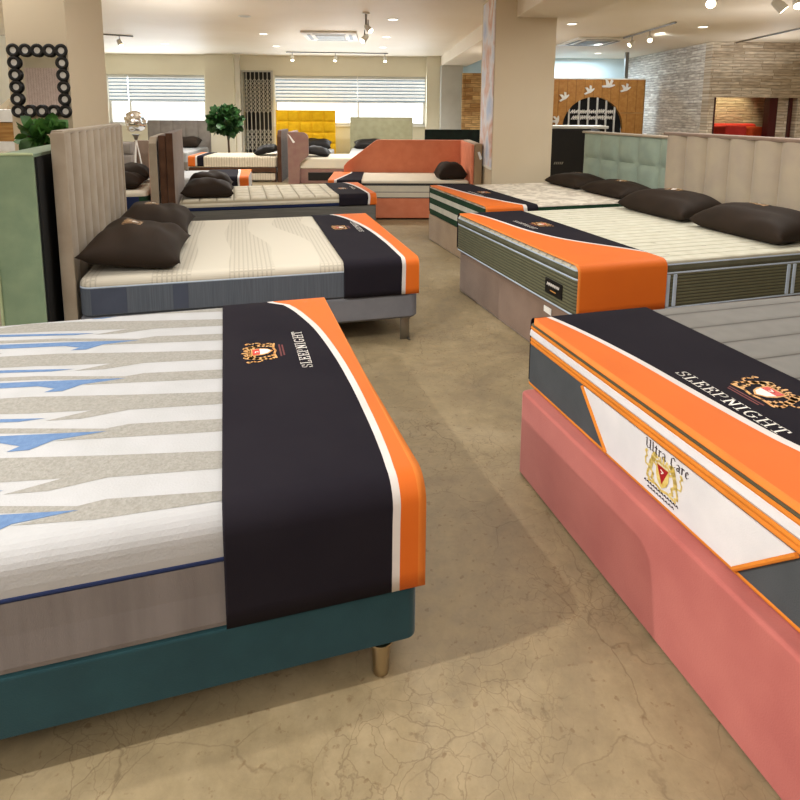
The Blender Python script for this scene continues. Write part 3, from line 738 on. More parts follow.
for u0, u1, k in ((1.36, 1.44, 'm_side_dark'), (1.68, 1.86, 'm_side_dark')): mb.box((u0, WB_-.01, .33), (u1, WB_+.0015, .472), k)
mb.build('side_band', t, smooth=True, label='blue grey ribbed side band')
mb = MB(); piping(mb, LB-.005, WB_, .479, .006, 'lightblue', .07); mb.build('piping', t, smooth=True, label='pale blue piping')
mb = MB(); loft(mb, LB-.005, WB_, [(.002, .482, 'dots'), (0, .49, 'dots')]+arcprof(.534, .04, 'dots', 6), .07); mb.build('top_panel', t, smooth=True)
runner('dark runner with orange border over foot of cream perforated mattress', oB, rB, WB_, .534, (.32, .316), .472,
       [(0, .30), (.03, .26), (.13, .195), (.26, .145), (.4, .11), (.55, .09), (.75, .08), (.95, .085), (1.4, .09)], r=.04, white=.022,
       art={'text': (WB_-.85, WB_-1.26, .172, .036), 'crest': (WB_-1.04, .33, .17)})
def onbed(o, rot, u, y, z):
    c, s_ = math.cos(rot), math.sin(rot); return Vector((o.x+c*u-s_*y, o.y+s_*u+c*y, z))
pillow('dark brown crested pillow at camera side of greige channelled headboard', onbed(oB, rB, 1.40, WB_-.40, .5345), rB, .78, .54, .185, tilt=.12, art=.17, seed=1)
pillow('dark brown pillow behind the crested one at greige channelled headboard', onbed(oB, rB, 1.42, .46, .5345), rB, .74, .50, .17, tilt=.16, art=.15, seed=2)

# ------------------------------------------------------------------ sage green headboard back to back with it
gh = onbed(oB, rB, LB+.125, WB_+.09, 0)
t = thing('headboard', 'sage green upholstered headboard with black cloth back, seen edge on', 'headboard', gh, .262)
mb = MB()
pts = [(0, 0, 0), (0, 0, 1.215), (-.03, 0, 1.217)]+[(-.155+.045*math.cos(PI/2+PI/2*i/6)-.0, 0, 1.172+.045*math.sin(PI/2+PI/2*i/6)) for i in range(7)]+[(-.2, 0, 0)]
mb.prism(pts, (0, 1.3, 0), 'sage'); mb.build('cushion', t)
mb = MB().tube([Vector(p)+Vector((0, -.004, 0)) for p in pts[1:]], .007, 'sagepale', 8); mb.build('piping', t, smooth=True, label='pale green edge piping')
MB().box((0.002, .01, 0), (.012, 1.3, 1.20), 'blackcloth').build('backing', t, label='black backing cloth')

# ------------------------------------------------------------------ bed C : quilted mattress
WC, LC = 1.10, 2.07
oC, rC = corner((-.262, 6.60), .27, WC, 1)
t = thing('bed_base', 'grey ribbed bed base with brown edged taupe headboard', 'bed', oC, rC)
base_box(t, LC, WC, .15, .395, 'grey_base2', rc=.03, r=.01); legs(t, LC, WC, .151, 'black', .025)
headboard(t, LC+.01, LC+.09, -.05, WC+.05, .1, 1.20, 'taupe', side='brown_velvet', nx=1, nz=1, bulge=.015, power=8)
MB().box((LC+.092, -.04, .1), (LC+.165, WC+.04, 1.18), 'brown_velvet', .012).build('headboard_back', t, smooth=True, label='brown velvet back board')
t = thing('mattress', 'thin cream square quilted mattress with navy edge on ribbed grey base', 'mattress', oC, rC)
mb = MB(); loft(mb, LC, WC, [(.008, .397, 'navy'), (.0, .405, 'navy'), (0, .432, 'navy')], .05); mb.build('side_band', t, smooth=True, label='navy side band')
mb = MB(); loft(mb, LC, WC, [(.002, .434, 'cream_cloth'), (-.004, .455, 'cream_cloth'), (0, .475, 'cream_cloth')]+arcprof(.515, .04, 'quilt_grid', 5, 0), .05); mb.build('top_panel', t, smooth=True)
runner('charcoal runner with orange border over foot of square quilted mattress', oC, rC, WC, .515, (.43, .40), .42,
       [(0, .17), (.1, .13), (.3, .09), (.6, .07), (1, .07), (1.4, .08)], r=.04, white=.022, art={'crest': (WC*.55, .30, .13), 'text': (WC*.62, WC*.38, .15, .03)})
pillow('dark brown crested pillow on square quilted mattress nearest its edge', onbed(oC, rC, 1.52, WC-.28, .5155), rC, .50, .54, .175, tilt=.04, seed=4)
pillow('dark brown pillow further in on the square quilted mattress', onbed(oC, rC, 1.53, .27, .5155), rC, .48, .52, .19, tilt=.06, seed=5)

# ------------------------------------------------------------------ bed R1 : pink base, sleek white foot panel
W1, L1 = 1.60, 1.98
ub1, yaw1 = Vector((.484, 2.245, 0)), .274
hd1 = Vector((math.cos(yaw1), math.sin(yaw1), 0)); wd1 = Vector((-math.sin(yaw1), math.cos(yaw1), 0))
t = thing('bed_base', 'pink velvet bed base standing flat on the floor', 'bed', ub1-wd1*1.52, yaw1)
base_box(t, 2.0, 1.52, .0, .352, 'pink', rc=.02, r=.012, seam=None)
o1 = ub1+hd1*.05+wd1*.045-wd1*W1
t = thing('mattress', 'grey channel quilted pillow top mattress with white crested foot panel on pink base', 'mattress', o1, yaw1)
z0, z1 = .355, .53
mb = MB(); loft(mb, L1, W1, [(.01, z0, 'm_r1side'), (0, z0+.012, 'm_r1side'), (0, z1, 'm_r1side')], .025); mb.build('side_band', t, smooth=True, label='dark grey side band')
yc = W1/2
tr = [(yc+.255, z0+.016), (yc-.255, z0+.016), (yc-.405, z1-.004), (yc+.405, z1-.004)]
mb = MB().prism([(-.001, y, z) for y, z in tr], (-.004, 0, 0), 'm_r1white'); mb.build('foot_panel', t, label='white trapezoid panel')
mb = MB(); mb.tube([(-.006, y, z) for y, z in [tr[1], tr[2]]], .006, 'piping_orange', 8); mb.tube([(-.006, y, z) for y, z in [tr[3], tr[0]]], .006, 'piping_orange', 8)
piping(mb, L1, W1, z0+.008, .009, 'piping_orange', .025); piping(mb, L1, W1, z1+.002, .008, 'piping_orange', .025); piping(mb, L1, W1, z1+.017, .007, 'piping_orange', .025)
mb.build('piping', t, smooth=True, label='orange piping')
mb = MB(); loft(mb, L1, W1, [(.006, z1+.022, 'm_r1white'), (-.004, z1+.034, 'm_r1white'), (-.002, z1+.052, 'm_r1white'), (.008, z1+.06, 'm_r1white')], .025); mb.build('pillow_layer', t, smooth=True, label='white padded layer')
mb = MB(); piping(mb, L1, W1, z1+.063, .008, 'piping_orange', .025); mb.build('upper_piping', t, smooth=True, label='upper orange piping')
mb = MB(); loft(mb, L1, W1, [(.006, z1+.066, 'gap_shade'), (.0, z1+.075, 'gap_shade'), (.01, z1+.085, 'quilt_grey'), (.025, .621, 'quilt_grey'), (.045, .622, 'quilt_grey')], .025); mb.build('top_panel', t, smooth=True)
pf = Plane((-.0062, 0, 0), (0, -1, 0), (0, 0, 1), (-1, 0, 0))
mb = MB(); lettering(mb, pf, 'Ultra Care', -yc-.075, .497, .029, 'e_purple', GB, flatnib(.12, .04, .7), .06, width=.17); mb.build('lettering', t, label='dark pen lettering')
mb = MB(); crest(mb, pf, -yc, .452, .15, 'e_yellow', 'e_deepred', 'e_white', True); mb.build('emblem', t, label='pale gold crest with red shield')
mb = MB()
for row, (z, w, n) in enumerate(((.398, .14, 12), (.385, .11, 9))):
    for i in range(n): stroke(mb, pf, [(-yc-w/2+w*i/n, z), (-yc-w/2+w*(i+.3)/n, z+.004), (-yc-w/2+w*(i+.62)/n, z-.001)], flatnib(.003, .0025), 'e_purple')
mb.build('motto', t, label='tiny dark motto')
runner('dark runner with wide lettering over foot of grey quilted mattress on pink base', o1, yaw1, W1, .622, (.55, .365), .535,
       [(0, .55), (.08, .42), (.18, .3), (.27, .22), (.37, .172), (.46, .158), (.56, .148), (.70, .138), (.82, .118), (.93, .088), (1, .06), (1.4, .04)], r=.02, white=.02, foot_over=.022, left_dark=True,
       art={'text': (W1-.585, W1-.965, .198, .042), 'crest': (W1-.77, .372, .20)})

# ------------------------------------------------------------------ bed R2 : ribbed olive mattress
W2, L2 = 1.702, 1.98
u2, yaw2 = Vector((.451, 4.713, 0)), .298
hd2 = Vector((math.cos(yaw2), math.sin(yaw2), 0)); wd2 = Vector((-math.sin(yaw2), math.cos(yaw2), 0)); o2 = u2-wd2*W2
t = thing('bed_base', 'taupe velvet bed base under the olive ribbed mattress with beige channelled headboard', 'bed', o2, yaw2)
mb = MB(); loft(mb, L2-.02, W2-.04, [(.01, 0, 'taupe_velvet'), (0, .02, 'taupe_velvet')]+arcprof(.338, .015, 'taupe_velvet', 4), .03, org=(.022, .02)); mb.build('base', t, smooth=True)
headboard(t, L2+.015, L2+.13, -.06, W2+.06, 0, 1.255, 'beige_hb', nx=8, nz=0, bulge=.045, power=3)
MB().box((L2+.012, -.07, 1.235), (L2+.135, W2+.07, 1.265), 'taupe', .012).build('headboard_cap', t, smooth=True, label='taupe top edge')
mb = MB().prism([(.018, .28, .36-.055), (.018, .36, .36-.055), (.018, .36, .27), (.018, .28, .265)], (-.004, 0, 0), 'white'); mb.build('paper_tag', t, label='white paper tag')
t = thing('mattress', 'cream channel quilted mattress with olive ribbed side and pale blue piping', 'mattress', o2, yaw2)
mb = MB(); loft(mb, L2, W2, [(.014, .342, 'rib_olive'), (0, .356, 'rib_olive'), (.0, .545, 'rib_olive')], .05); mb.build('side_band', t, smooth=True, label='olive ribbed side')
mb = MB(); loft(mb, L2, W2, [(.002, .556, 'olive_band'), (-.004, .575, 'olive_band'), (0, .598, 'olive_band')], .05); mb.build('upper_band', t, smooth=True, label='plain olive upper band')
for z in (.349, .551, .600):
    mb = MB(); piping(mb, L2, W2, z, .0065, 'lightblue', .05); mb.build('piping', t, smooth=True, label='pale blue piping')
for u in (.578, .625, 1.455, 1.50):
    MB().box((u-.012, -.005, .358), (u+.012, .004, .543), 'lightblue', .003).build('strap', t, label='pale blue upright strap')
mb = MB(); loft(mb, L2, W2, [(.001, .606, 'quilt_cream'), (.006, .617, 'quilt_cream'), (.018, .624, 'quilt_cream'), (.04, .626, 'quilt_cream')], .05); mb.build('top_panel', t, smooth=True)
rr = random.Random(5); pl = Plane((0, 0, .6268), (0, -1, 0), (1, 0, 0), (0, 0, 1))
for i, (u, y) in enumerate([(.8, .4), (.75, .85), (.78, 1.3), (1.05, .25), (1.08, .68), (1.02, 1.1), (1.1, 1.5), (1.35, .5), (1.32, .95), (1.38, 1.35), (.66, .12), (1.3, .12), (.9, 1.52)]):
    mb = MB(); stroke(mb, pl, [(-y+a*.024, u+b*.02) for a, b in ((-.4, -.5), (.5, -.45), (.55, .4), (-.3, .55), (-.45, .0))], flatnib(.003, .003), 'e_grey'); mb.build('woven_mark', t)
mb = MB().box((-.006, .145, .40), (-.001, .325, .49), 'black', .002)
mb.build('badge', t, label='dark olive badge')
pf2 = Plane((-.0075, 0, 0), (0, -1, 0), (0, 0, 1), (-1, 0, 0)); mb = MB()
for i in range(6): stroke(mb, pf2, [(-.30+.022*i, .45), (-.295+.022*i, .468), (-.286+.022*i, .452), (-.283+.022*i, .466)], flatnib(.004, .003), 'e_white')
stroke(mb, pf2, [(-.26, .425), (-.21, .425)], flatnib(.01, .006), 'e_gold'); mb.build('badge_lettering', t, label='pale badge lettering')
runner('dark runner with broad orange side over foot of olive ribbed mattress', o2, yaw2, W2, .626, (.352, .352), .56,
       [(-.5, .7), (.03, .66), (.09, .56), (.16, .50), (.24, .40), (.36, .27), (.5, .20), (.6, .175), (.8, .155), (.92, .13), (1, .09), (1.4, .05)], r=.035, white=.02, foot_over=.01, left_dark=True,
       art={'text': (W2-.44, W2-.75, .265, .035), 'crest': (W2-.615, .41, .17)})
pillow('dark brown pillow on cream channel mattress, next to the mint headboard', onbed(o2, yaw2, 1.43, W2-.46, .628), yaw2, .78, .46, .17, tilt=.10, art=.16, seed=7)
pillow('dark brown pillow on cream channel mattress, closest to camera', onbed(o2, yaw2, 1.43, .43, .628), yaw2, .78, .46, .17, tilt=.10, art=.16, seed=8)

# ------------------------------------------------------------------ bed R3 : green and white banded mattress
W3, L3 = 1.55, 1.95
u3, yaw3 = Vector((.32, 6.657, 0)), .285
hd3 = Vector((math.cos(yaw3), math.sin(yaw3), 0)); wd3 = Vector((-math.sin(yaw3), math.cos(yaw3), 0)); o3 = u3-wd3*W3
t = thing('bed_base', 'tan velvet bed base with mint green square tufted headboard', 'bed', o3, yaw3)
base_box(t, L3, W3, 0, .293, 'tan_velvet', rc=.03, r=.012)
headboard(t, L3+.01, L3+.11, -.05, W3+.05, 0, 1.19, 'mint', nx=5, nz=4, bulge=.04, power=4)
MB().box((L3+.012, -.06, 1.18), (L3+.125, W3+.06, 1.205), 'beige_hb', .01).build('headboard_cap', t, smooth=True, label='beige top edge')
t = thing('mattress', 'pale damask mattress with green and white banded side', 'mattress', o3, yaw3)
mb = MB(); loft(mb, L3, W3, [(.01, .296, 'green_band'), (0, .305, 'green_band'), (0, .36, 'white_band'), (0, .42, 'green_band'), (0, .485, 'white_band'), (0, .535, 'green_band'), (0, .575, 'green_band')], .05); mb.build('side_band', t, smooth=True, label='green and white bands')
mb = MB(); loft(mb, L3, W3, [(.002, .577, 'green_band'), (.001, .588, 'marble')]+arcprof(.603, .014, 'marble', 4), .05); mb.build('top_panel', t, smooth=True)
runner('dark runner with orange border over foot of green banded mattress', o3, yaw3, W3, .603, (.32, .32), .5,
       [(-.5, .40), (.0, .36), (.1, .3), (.25, .24), (.4, .19), (.6, .15), (.85, .12), (1, .08), (1.4, .05)], r=.024, white=.024, foot_over=.01, left_dark=True, art={'crest': (W3*.55, .36, .16), 'text': (W3*.62, W3*.4, .22, .03)})
pillow('dark brown flat pillow before the mint headboard, beside the big column', onbed(o3, yaw3, 1.40, W3-.40, .604), yaw3, .70, .46, .13, tilt=.06, art=.14, seed=9)
pillow('dark brown flat pillow before the mint headboard, beside the channelled bed', onbed(o3, yaw3, 1.40, .42, .604), yaw3, .70, .46, .13, tilt=.06, art=.14, seed=10)

# ------------------------------------------------------------------ bed F : coral daybed
LF, WF, yF = 1.86, 1.08, .03
oF = Vector((-.945, 7.80, 0))
t = thing('daybed', 'coral daybed with sloping back panel and tan headboard', 'bed', oF, yF)
base_box(t, LF, WF, .02, .285, 'coral', rc=.02, r=.01)
mb = MB(); e = [(.14, 0), (LF+.08, 0), (LF+.08, 1.0)]+[(.66+.12*math.cos(a)*1.0, .88+.12*math.sin(a)) for a in (1.57, 1.9)]+[(.19, .67), (.14, .61)]
mb.prism([(u, WF+.005, z) for u, z in e], (0, .10, 0), 'coral'); mb.build('back_panel', t)
mb = MB().box((LF+.012, -.03, .0), (LF+.05, WF-.0, 1.0), 'coralpale', .015, 3); mb.build('headboard', t, smooth=True)
mb = MB().box((LF+.051, -.04, .0), (LF+.155, WF, 1.01), 'tan_velvet', .015, 3); mb.build('headboard_back', t, smooth=True, label='tan headboard back')
mb = MB().prism([(LF+.09, -.045, .90), (LF+.12, -.045, .91), (LF+.155, -.045, .82), (LF+.125, -.045, .80)], (0, .004, 0), 'white'); mb.build('paper_tag', t, label='white paper tag')
t = thing('mattress', 'cream layered mattress with black line on coral daybed', 'mattress', oF, yF)
mb = MB(); loft(mb, LF, WF-.01, [(.008, .29, 'black'), (.0, .30, 'cream2'), (0, .365, 'm_side_taupe'), (0, .375, 'cream_cloth'), (0, .455, 'black'), (.004, .485, 'black')], .04); mb.build('side_band', t, smooth=True, label='cream side with dark lines')
mb = MB(); loft(mb, LF, WF-.01, [(0, .487, 'cream2')]+arcprof(.52, .03, 'cream2', 4), .04); mb.build('top_panel', t, smooth=True)
runner('dark runner with orange border over foot of the coral daybed mattress', oF, yF, WF-.01, .52, (.40, .40), .44, [(-.5, .05), (0, .08), (.2, .12), (.5, .18), (.8, .24), (1.2, .26)], r=.03, white=.022)
pillow('dark brown pillow standing at the tan end of coral daybed', oF+Vector((LF-.43, .32, .5205)), yF+.1, .40, .40, .22, tilt=.02, seed=11)

# ------------------------------------------------------------------ beds further back
def backbed(base_l, mat_l, o, rot, L, W, zb, zt, bk, mk, sk, hb=None, leg=True, extra=None, z0=.1, group=None):
    t = thing('bed_base', base_l, 'bed', o, rot, group); base_box(t, L, W, z0 if leg else .0, zb, bk, rc=.03, r=.01)
    if leg: legs(t, L, W, z0+.001, 'black', .025)
    if hb: headboard(t, L+.01, L+.11, -.03, W+.03, .0, **hb)
    if extra: extra(t)
    m_ = thing('mattress', mat_l, 'mattress', o, rot)
    mb = MB(); loft(mb, L, W, [(.01, zb+.003, sk), (0, zb+.015, sk), (0, zt-.06, sk)], .06); mb.build('side_band', m_, smooth=True)
    mb = MB(); loft(mb, L, W, [(0, zt-.058, mk)]+arcprof(zt, .045, mk, 5), .06); mb.build('top_panel', m_, smooth=True)
    return t, m_
def bed_left(cornerpt, yaw, W): return corner(cornerpt, yaw, W, 1)
# D : brown framed trundle bed, its head to the right
LD, WD = 1.72, 1.1
oD = Vector((-4.18, 11.80, 0))
def trundle(t):
    mb = MB(); loft(mb, LD-.3, .9, [(.01, .03, 'rib_cream'), (0, .05, 'rib_cream'), (0, .165, 'rib_cream'), (.02, .175, 'rib_cream')], .03, org=(.28, .01)); mb.build('trundle_mattress', t, smooth=True, label='cream mattress in the trundle below')
backbed('brown velvet bed base with trundle mattress underneath and dark brown headboard', 'white soft mattress on brown velvet trundle base', oD, .05, LD, WD, .29, .505, 'brown_velvet', 'rib_cream', 'rib_cream',
        dict(z1=1.02, front='brown_velvet', nx=1, nz=1, bulge=.02, round_top=.12), leg=False, z0=.20)
for o in list(bpy.data.objects):
    if o.get('label', '').startswith('brown velvet bed base with trundle'):
        for ch in list(o.children):
            if ch.name.startswith('base'): ch.location.z = 0; bpy.data.objects.remove(ch)
        mb = MB(); loft(mb, LD, WD, [(0, .20, 'brown_velvet'), (0, .285, 'brown_velvet')], .03); mb.build('base', o)
        for x in (.05, LD-.05):
            for y in (.06, WD-.06): MB().box((x-.04, y-.04, 0), (x+.04, y+.04, .199), 'brown_velvet', .005).build('leg', o)
        trundle(o)
runner('dark runner with coral border over foot of white trundle bed mattress', oD, .05, WD, .505, (.31, .31), .30, [(-.5, .14), (0, .14), (.5, .12), (1.2, .1)], r=.045)
pillow('black pillow on white trundle bed mattress against brown headboard', oD+Vector((1.24, .50, .506)), .05, .6, .44, .17, k='pillow_blk', tilt=.2, seed=12)
# E : rose taupe winged bed, its head to the left, back to back with D
LE, WE = 1.95, 1.1
oE, rE = bed_left((-.12, 11.75), .05, WE)
def wing(t):
    for y in (WE+.02,):
        mb = MB(); pts = [(LE+.10, y, .0), (LE+.10, y, 1.0)]+[(LE-.17-.12*math.sin(PI/2*i/6), y, .88+.12*math.cos(PI/2*i/6)) for i in range(7)]+[(LE-.29, y, .56), (LE-.12, y, .40), (LE-.12, y, 0)]
        mb.prism(pts, (0, .05, 0), 'rose_taupe'); mb.build('headboard_wing', t)
    for x0, x1 in ((.35, 1.0), (1.03, 1.68)): MB().box((x0, WE-.02, .06), (x1, WE+.008, .22), 'black', .006).build('drawer', t, label='black drawer front')
    mb = MB().prism([(LE+.10, WE+.074, 0.97), (LE+.06, WE+.074, .94), (LE-.04, WE+.074, .81), (LE+.0, WE+.074, .79)], (0, .004, 0), 'white'); mb.build('paper_tag', t, label='white paper tag')
backbed('rose taupe winged bed base with black drawers', 'pale cream mattress on rose taupe winged bed', oE, rE, LE, WE, .29, .505, 'rose_taupe', 'cream2', 'cream2', dict(z1=1.0, front='rose_taupe', nx=1, nz=1, bulge=.02, round_top=.12), leg=False, extra=wing)
pillow('black pillow on pale cream mattress in the rose taupe winged bed', onbed(oE, rE, 1.27, WE-.36, .506), rE, .55, .52, .16, k='pillow_blk', tilt=.15, seed=13)
# G : charcoal covered bed between C and the trundle bed
oG, rG = bed_left((-2.12, 8.35), .20, 1.05)
backbed('low grey bed base behind the square quilted bed', 'white mattress mostly under a charcoal runner, behind square quilted bed', oG, rG, 1.75, 1.05, .28, .50, 'grey_base2', 'm_white', 'm_white', leg=False)
runner('charcoal runner with coral border on the low white mattress', oG, rG, 1.05, .50, (.32, .32), .62, [(-.5, .2), (.1, .16), (.5, .14), (1.2, .12)], r=.045)
# H : bed left of C, head to head with it
oH = oC+Vector((math.cos(rC), math.sin(rC), 0))*(LC+.215+.14+1.75)+Vector((0, 0, 0)); oH.z = 0
oH2 = onbed(oC, rC, LC+.29+1.70, WC+.02, 0)
rH = rC+PI
t, m_ = backbed('bed base with rose tan headboard standing back to back with the brown edged one', 'cream mattress with dark green edge below the rose tan headboard', oH2, rH, 1.70, WC, .38, .63, 'grey_base2', 'cream2', 'green_band', leg=True,
        hb=dict(z1=1.16, front='tan_rose', side='greige', nx=1, nz=1, bulge=.03, round_top=.06))
mb = MB(); y = -.007
mb.box((.55, -.014, .36), (1.62, -.002, .57), 'navy', .01, 3)
mb.build('side_cover', m_, smooth=True, label='navy side cover')
pl = Plane((0, -.0155, 0), (1, 0, 0), (0, 0, 1), (0, -1, 0)); mb = MB(); crest(mb, pl, 1.40, .48, .10, 'e_tan', 'e_white', 'e_white'); mb.build('emblem', m_)
pillow('olive brown pillow on cream mattress below the rose tan headboard', onbed(oH2, rH, 1.10, .28, .631), rH, .48, .54, .15, tilt=.04, seed=14)
pillow('brown pillow further in below the rose tan headboard', onbed(oH2, rH, 1.12, .82, .631), rH, .5, .54, .18, tilt=.06, seed=15)
# headboards standing beyond H
def loose_board(label, px0, px1, ytop, Y, front, th=.12, **kw):
    a, b = at(px0, ytop, Y), at(px1, ytop, Y); w = b.x-a.x
    t = thing('headboard', label, 'headboard', (a.x, Y, 0), PI/2+.0)
    headboard(t, 0, th, -w, 0, 0, a.z, front, facing=-1, name='cushion', **kw); return t
loose_board('grey headboard with stacked horizontal rolls beside the glass ball lamp', 117, 131, 142, 9.0, 'greychannel', nx=1, nz=5, bulge=.04)
loose_board('plain taupe headboard between the roll headboard and rose tan headboard', 132, 150, 140.5, 9.2, 'taupe', nx=1, nz=1, bulge=.01, round_top=.06)
# K, L, M against the back wall, feet toward the camera
def wallbed(bl, ml, px0, px1, ytop, Yh, L, front, nx, nz, zb, zt, mk, yaw=RA, bulge=.025, capt=None, bk='greychannel'):
    a, b = at(px0, ytop, Yh), at(px1, ytop, Yh); W = (b-a).length
    # length axis points to the back wall: local x = room depth, local y = to the left
    o = Vector((b.x, Yh, 0))-RY*(L+.01); rot = RA+PI/2
    return backbed(bl, ml, o, rot, L, W, zb, zt, bk, mk, mk, dict(z1=a.z, front=front, nx=nx, nz=nz, bulge=bulge))+(o, rot, W)
_, _, o, r, W = wallbed('grey upright channelled bed under the window beside the leafy tree', 'white mattress of the grey channelled bed under the window', 149, 208, 120, 14.9, 1.75, 'greychannel', 5, 0, .27, .50, 'm_white')
pillow('small brown pillow on white mattress of the grey channelled bed', onbed(o, r, 1.22, .38, .501), r, .55, .42, .2, tilt=.3, seed=16)
_, _, o, r, W = wallbed('bright yellow square tufted bed under the long window', 'white mattress of the yellow tufted bed', 277, 334, 110, 15.4, 1.9, 'yellow', 5, 5, .22, .44, 'm_white', bulge=.04, bk='olive_pale')
pillow('black pillow on white mattress of the yellow tufted bed', onbed(o, r, 1.35, .40, .441), r, .72, .44, .2, k='pillow_blk', tilt=.3, seed=17)
_, _, o, r, W = wallbed('plain pale olive bed under the long window', 'white mattress of the pale olive bed', 351.5, 411.5, 117, 15.2, 1.9, 'olive_pale', 1, 1, .26, .48, 'm_white', bulge=.01, bk='olive_pale')
pillow('black pillow on white mattress of the pale olive bed', onbed(o, r, 1.35, W-.46, .481), r, .8, .44, .18, k='pillow_blk', tilt=.25, seed=18)
loose_board('long low black green headboard behind the coral daybed', 425, 484, 129.5, 11.2, 'blackhb', nx=1, nz=1, bulge=.01)

# ------------------------------------------------------------------ other furniture and fittings
# ring mirror on the column
pm = [onwall(x, y, cy0) for x, y in ((15.5, 50.5), (63.5, 51), (67.5, 111), (20.5, 111.5))]
x0 = (pm[0][0]+pm[3][0])/2; x1 = (pm[1][0]+pm[2][0])/2; zt_, zb_ = (pm[0][1]+pm[1][1])/2, (pm[2][1]+pm[3][1])/2
t = thing('wall_mirror', 'rectangular mirror framed by black rings hanging on the tan column', 'mirror', rm(0, 0, 0), RA)
MB().box((x0+.03, cy0-.02, zb_+.03), (x1-.03, cy0-.012, zt_-.03), 'mirror').build('mirror_glass', t)
MB().box((x0-.02, cy0-.011, zb_-.02), (x1+.02, cy0-.003, zt_+.02), 'black').build('mirror_back', t)
R_ = (x1-x0)/4; R2_ = (zt_-zb_)/5
spots = [(x0+R_*i, zt_) for i in range(5)]+[(x0+R_*i, zb_) for i in range(5)]+[(x, zb_+R2_*j) for x in (x0, x1) for j in range(1, 5)]
proto = None
for x, z in spots:
    mb = MB(); n = 20; rr_ = .050; q = 8; vs = []
    for i in range(n):
        for j in range(q):
            a, b = 2*PI*i/n, 2*PI*j/q; vs.append(((rr_*.76+rr_*.28*math.cos(b))*math.cos(a), -.012*math.sin(b), (rr_*.76+rr_*.28*math.cos(b))*math.sin(a)))
    if proto is None:
        mb.add(vs, [[i*q+j, ((i+1) % n)*q+j, ((i+1) % n)*q+(j+1) % q, i*q+(j+1) % q] for i in range(n) for j in range(q)], 'black')
        mb.add([(rr_*.56*math.cos(2*PI*i/n), .003, rr_*.56*math.sin(2*PI*i/n)) for i in range(n)], [list(range(n))], 'white')
        proto = mb.build('frame_ring', t, smooth=True); o = proto
    else:
        o = proto.copy(); COL.objects.link(o); o.parent = t
    o.location = (x, cy0-.034, z)
# leafy plant below the mirror
def leafblob(mb, c, R, n, k, size, seed, flat=1.0, up=.0):
    r_ = random.Random(seed)
    for i in range(n):
        d = Vector((r_.gauss(0, 1), r_.gauss(0, 1), r_.gauss(0, 1))).normalized()
        p = Vector(c)+Vector((d.x*R[0], d.y*R[1], d.z*R[2]))*r_.uniform(.2, 1)
        f = (d+Vector((r_.uniform(-.5, .5), r_.uniform(-.5, .5), up+r_.uniform(-.4, .4)))).normalized(); sdir = f.orthogonal().normalized()
        sdir = (Matrix.Rotation(r_.uniform(0, 6.28), 3, f) @ sdir); nrm = f.cross(sdir); L = size*r_.uniform(.7, 1.25); w = L*.36*flat
        pts = [(0, 0), (.25, .8), (.55, 1), (.8, .6), (1, 0), (.8, -.6), (.55, -1), (.25, -.8)]
        vs = [p+f*(a*L)+sdir*(b*w)+nrm*(-.12*L*math.sin(a*3.1)) for a, b in pts]
        mb.add(vs, [[0, 1, 7], [1, 2, 6, 7], [2, 3, 5, 6], [3, 4, 5]], k)
pb = at(46, 130, 4.5); pb.z = 0
t = thing('potted_plant', 'broad leaved green plant below the black ring mirror', 'plant', pb, 0)
mb = MB(); leafblob(mb, (0, 0, 1.245), (.13, .12, .075), 110, 'leaf', .105, 21, 1.15, .2); mb.build('foliage', t)
mb = MB()
for i in range(5):
    a = i*1.26; mb.tube([(0.02*math.cos(a), .02*math.sin(a), .45), (.06*math.cos(a), .06*math.sin(a), .85), (.12*math.cos(a), .1*math.sin(a), 1.24)], [.012, .010, .006], 'bark', 6)
mb.build('stem', t)
MB().lathe([(.12, 0), (.13, .02), (.16, .44), (.17, .46), (.15, .46), (.145, .42)], 'pot', seg=24).build('pot', t, smooth=True)
# round crowned tree
tb = at(228, 152, 14.0); tb.z = 0
t = thing('potted_tree', 'small round crowned leafy tree beside the folding gate', 'plant', tb)
cz = at(226, 121, 14.0); dx = cz.x-tb.x
mb = MB(); leafblob(mb, (dx, 0, cz.z), (.35, .32, .30), 420, 'leaf2', .16, 5, 1.1); mb.build('foliage', t)
MB().tube([(.03, 0, .25), (.02, 0, .7), (dx*.7, 0, cz.z-.2), (dx, 0, cz.z)], [.028, .022, .018, .012], 'bark', 8).build('trunk', t)
MB().lathe([(.15, 0), (.16, .02), (.2, .28), (.2, .3), (.17, .3), (.165, .26)], 'pot', seg=20).build('pot', t, smooth=True)
# glass ball floor lamp
lb = at(135, 122, 8.2); lz = lb.z; lb.z = 0
t = thing('floor_lamp', 'floor lamp with a dented silver glass ball beside the roll headboard', 'lamp', lb)
bm = bmesh.new(); bmesh.ops.create_icosphere(bm, subdivisions=4, radius=.155); r_ = random.Random(2)
dents = [(Vector((r_.gauss(0, 1), r_.gauss(0, 1), r_.gauss(0, 1))).normalized(), r_.uniform(.015, .035)) for _ in range(16)]
for v in bm.verts:
    n_ = v.co.normalized(); v.co -= n_*sum(dp*math.exp(-((n_-d_).length/.32)**2) for d_, dp in dents)*1.1
mb = MB(); mb.bm(bm, 'mirror', loc=(0, 0, lz)); mb.build('lamp_shade', t, smooth=80, label='dented silver glass ball')
MB().lathe([(.02, lz-.24), (.03, lz-.2), (.05, lz-.165)], 'steel', seg=14).build('socket', t, smooth=True)
mb = MB()
for a in (.3, 2.4, 4.5): mb.tube([(.0, 0, lz-.22), (.05*math.cos(a), .05*math.sin(a), .7), (.16*math.cos(a), .16*math.sin(a), 0)], .009, 'white', 8)
mb.build('stand', t, smooth=True)
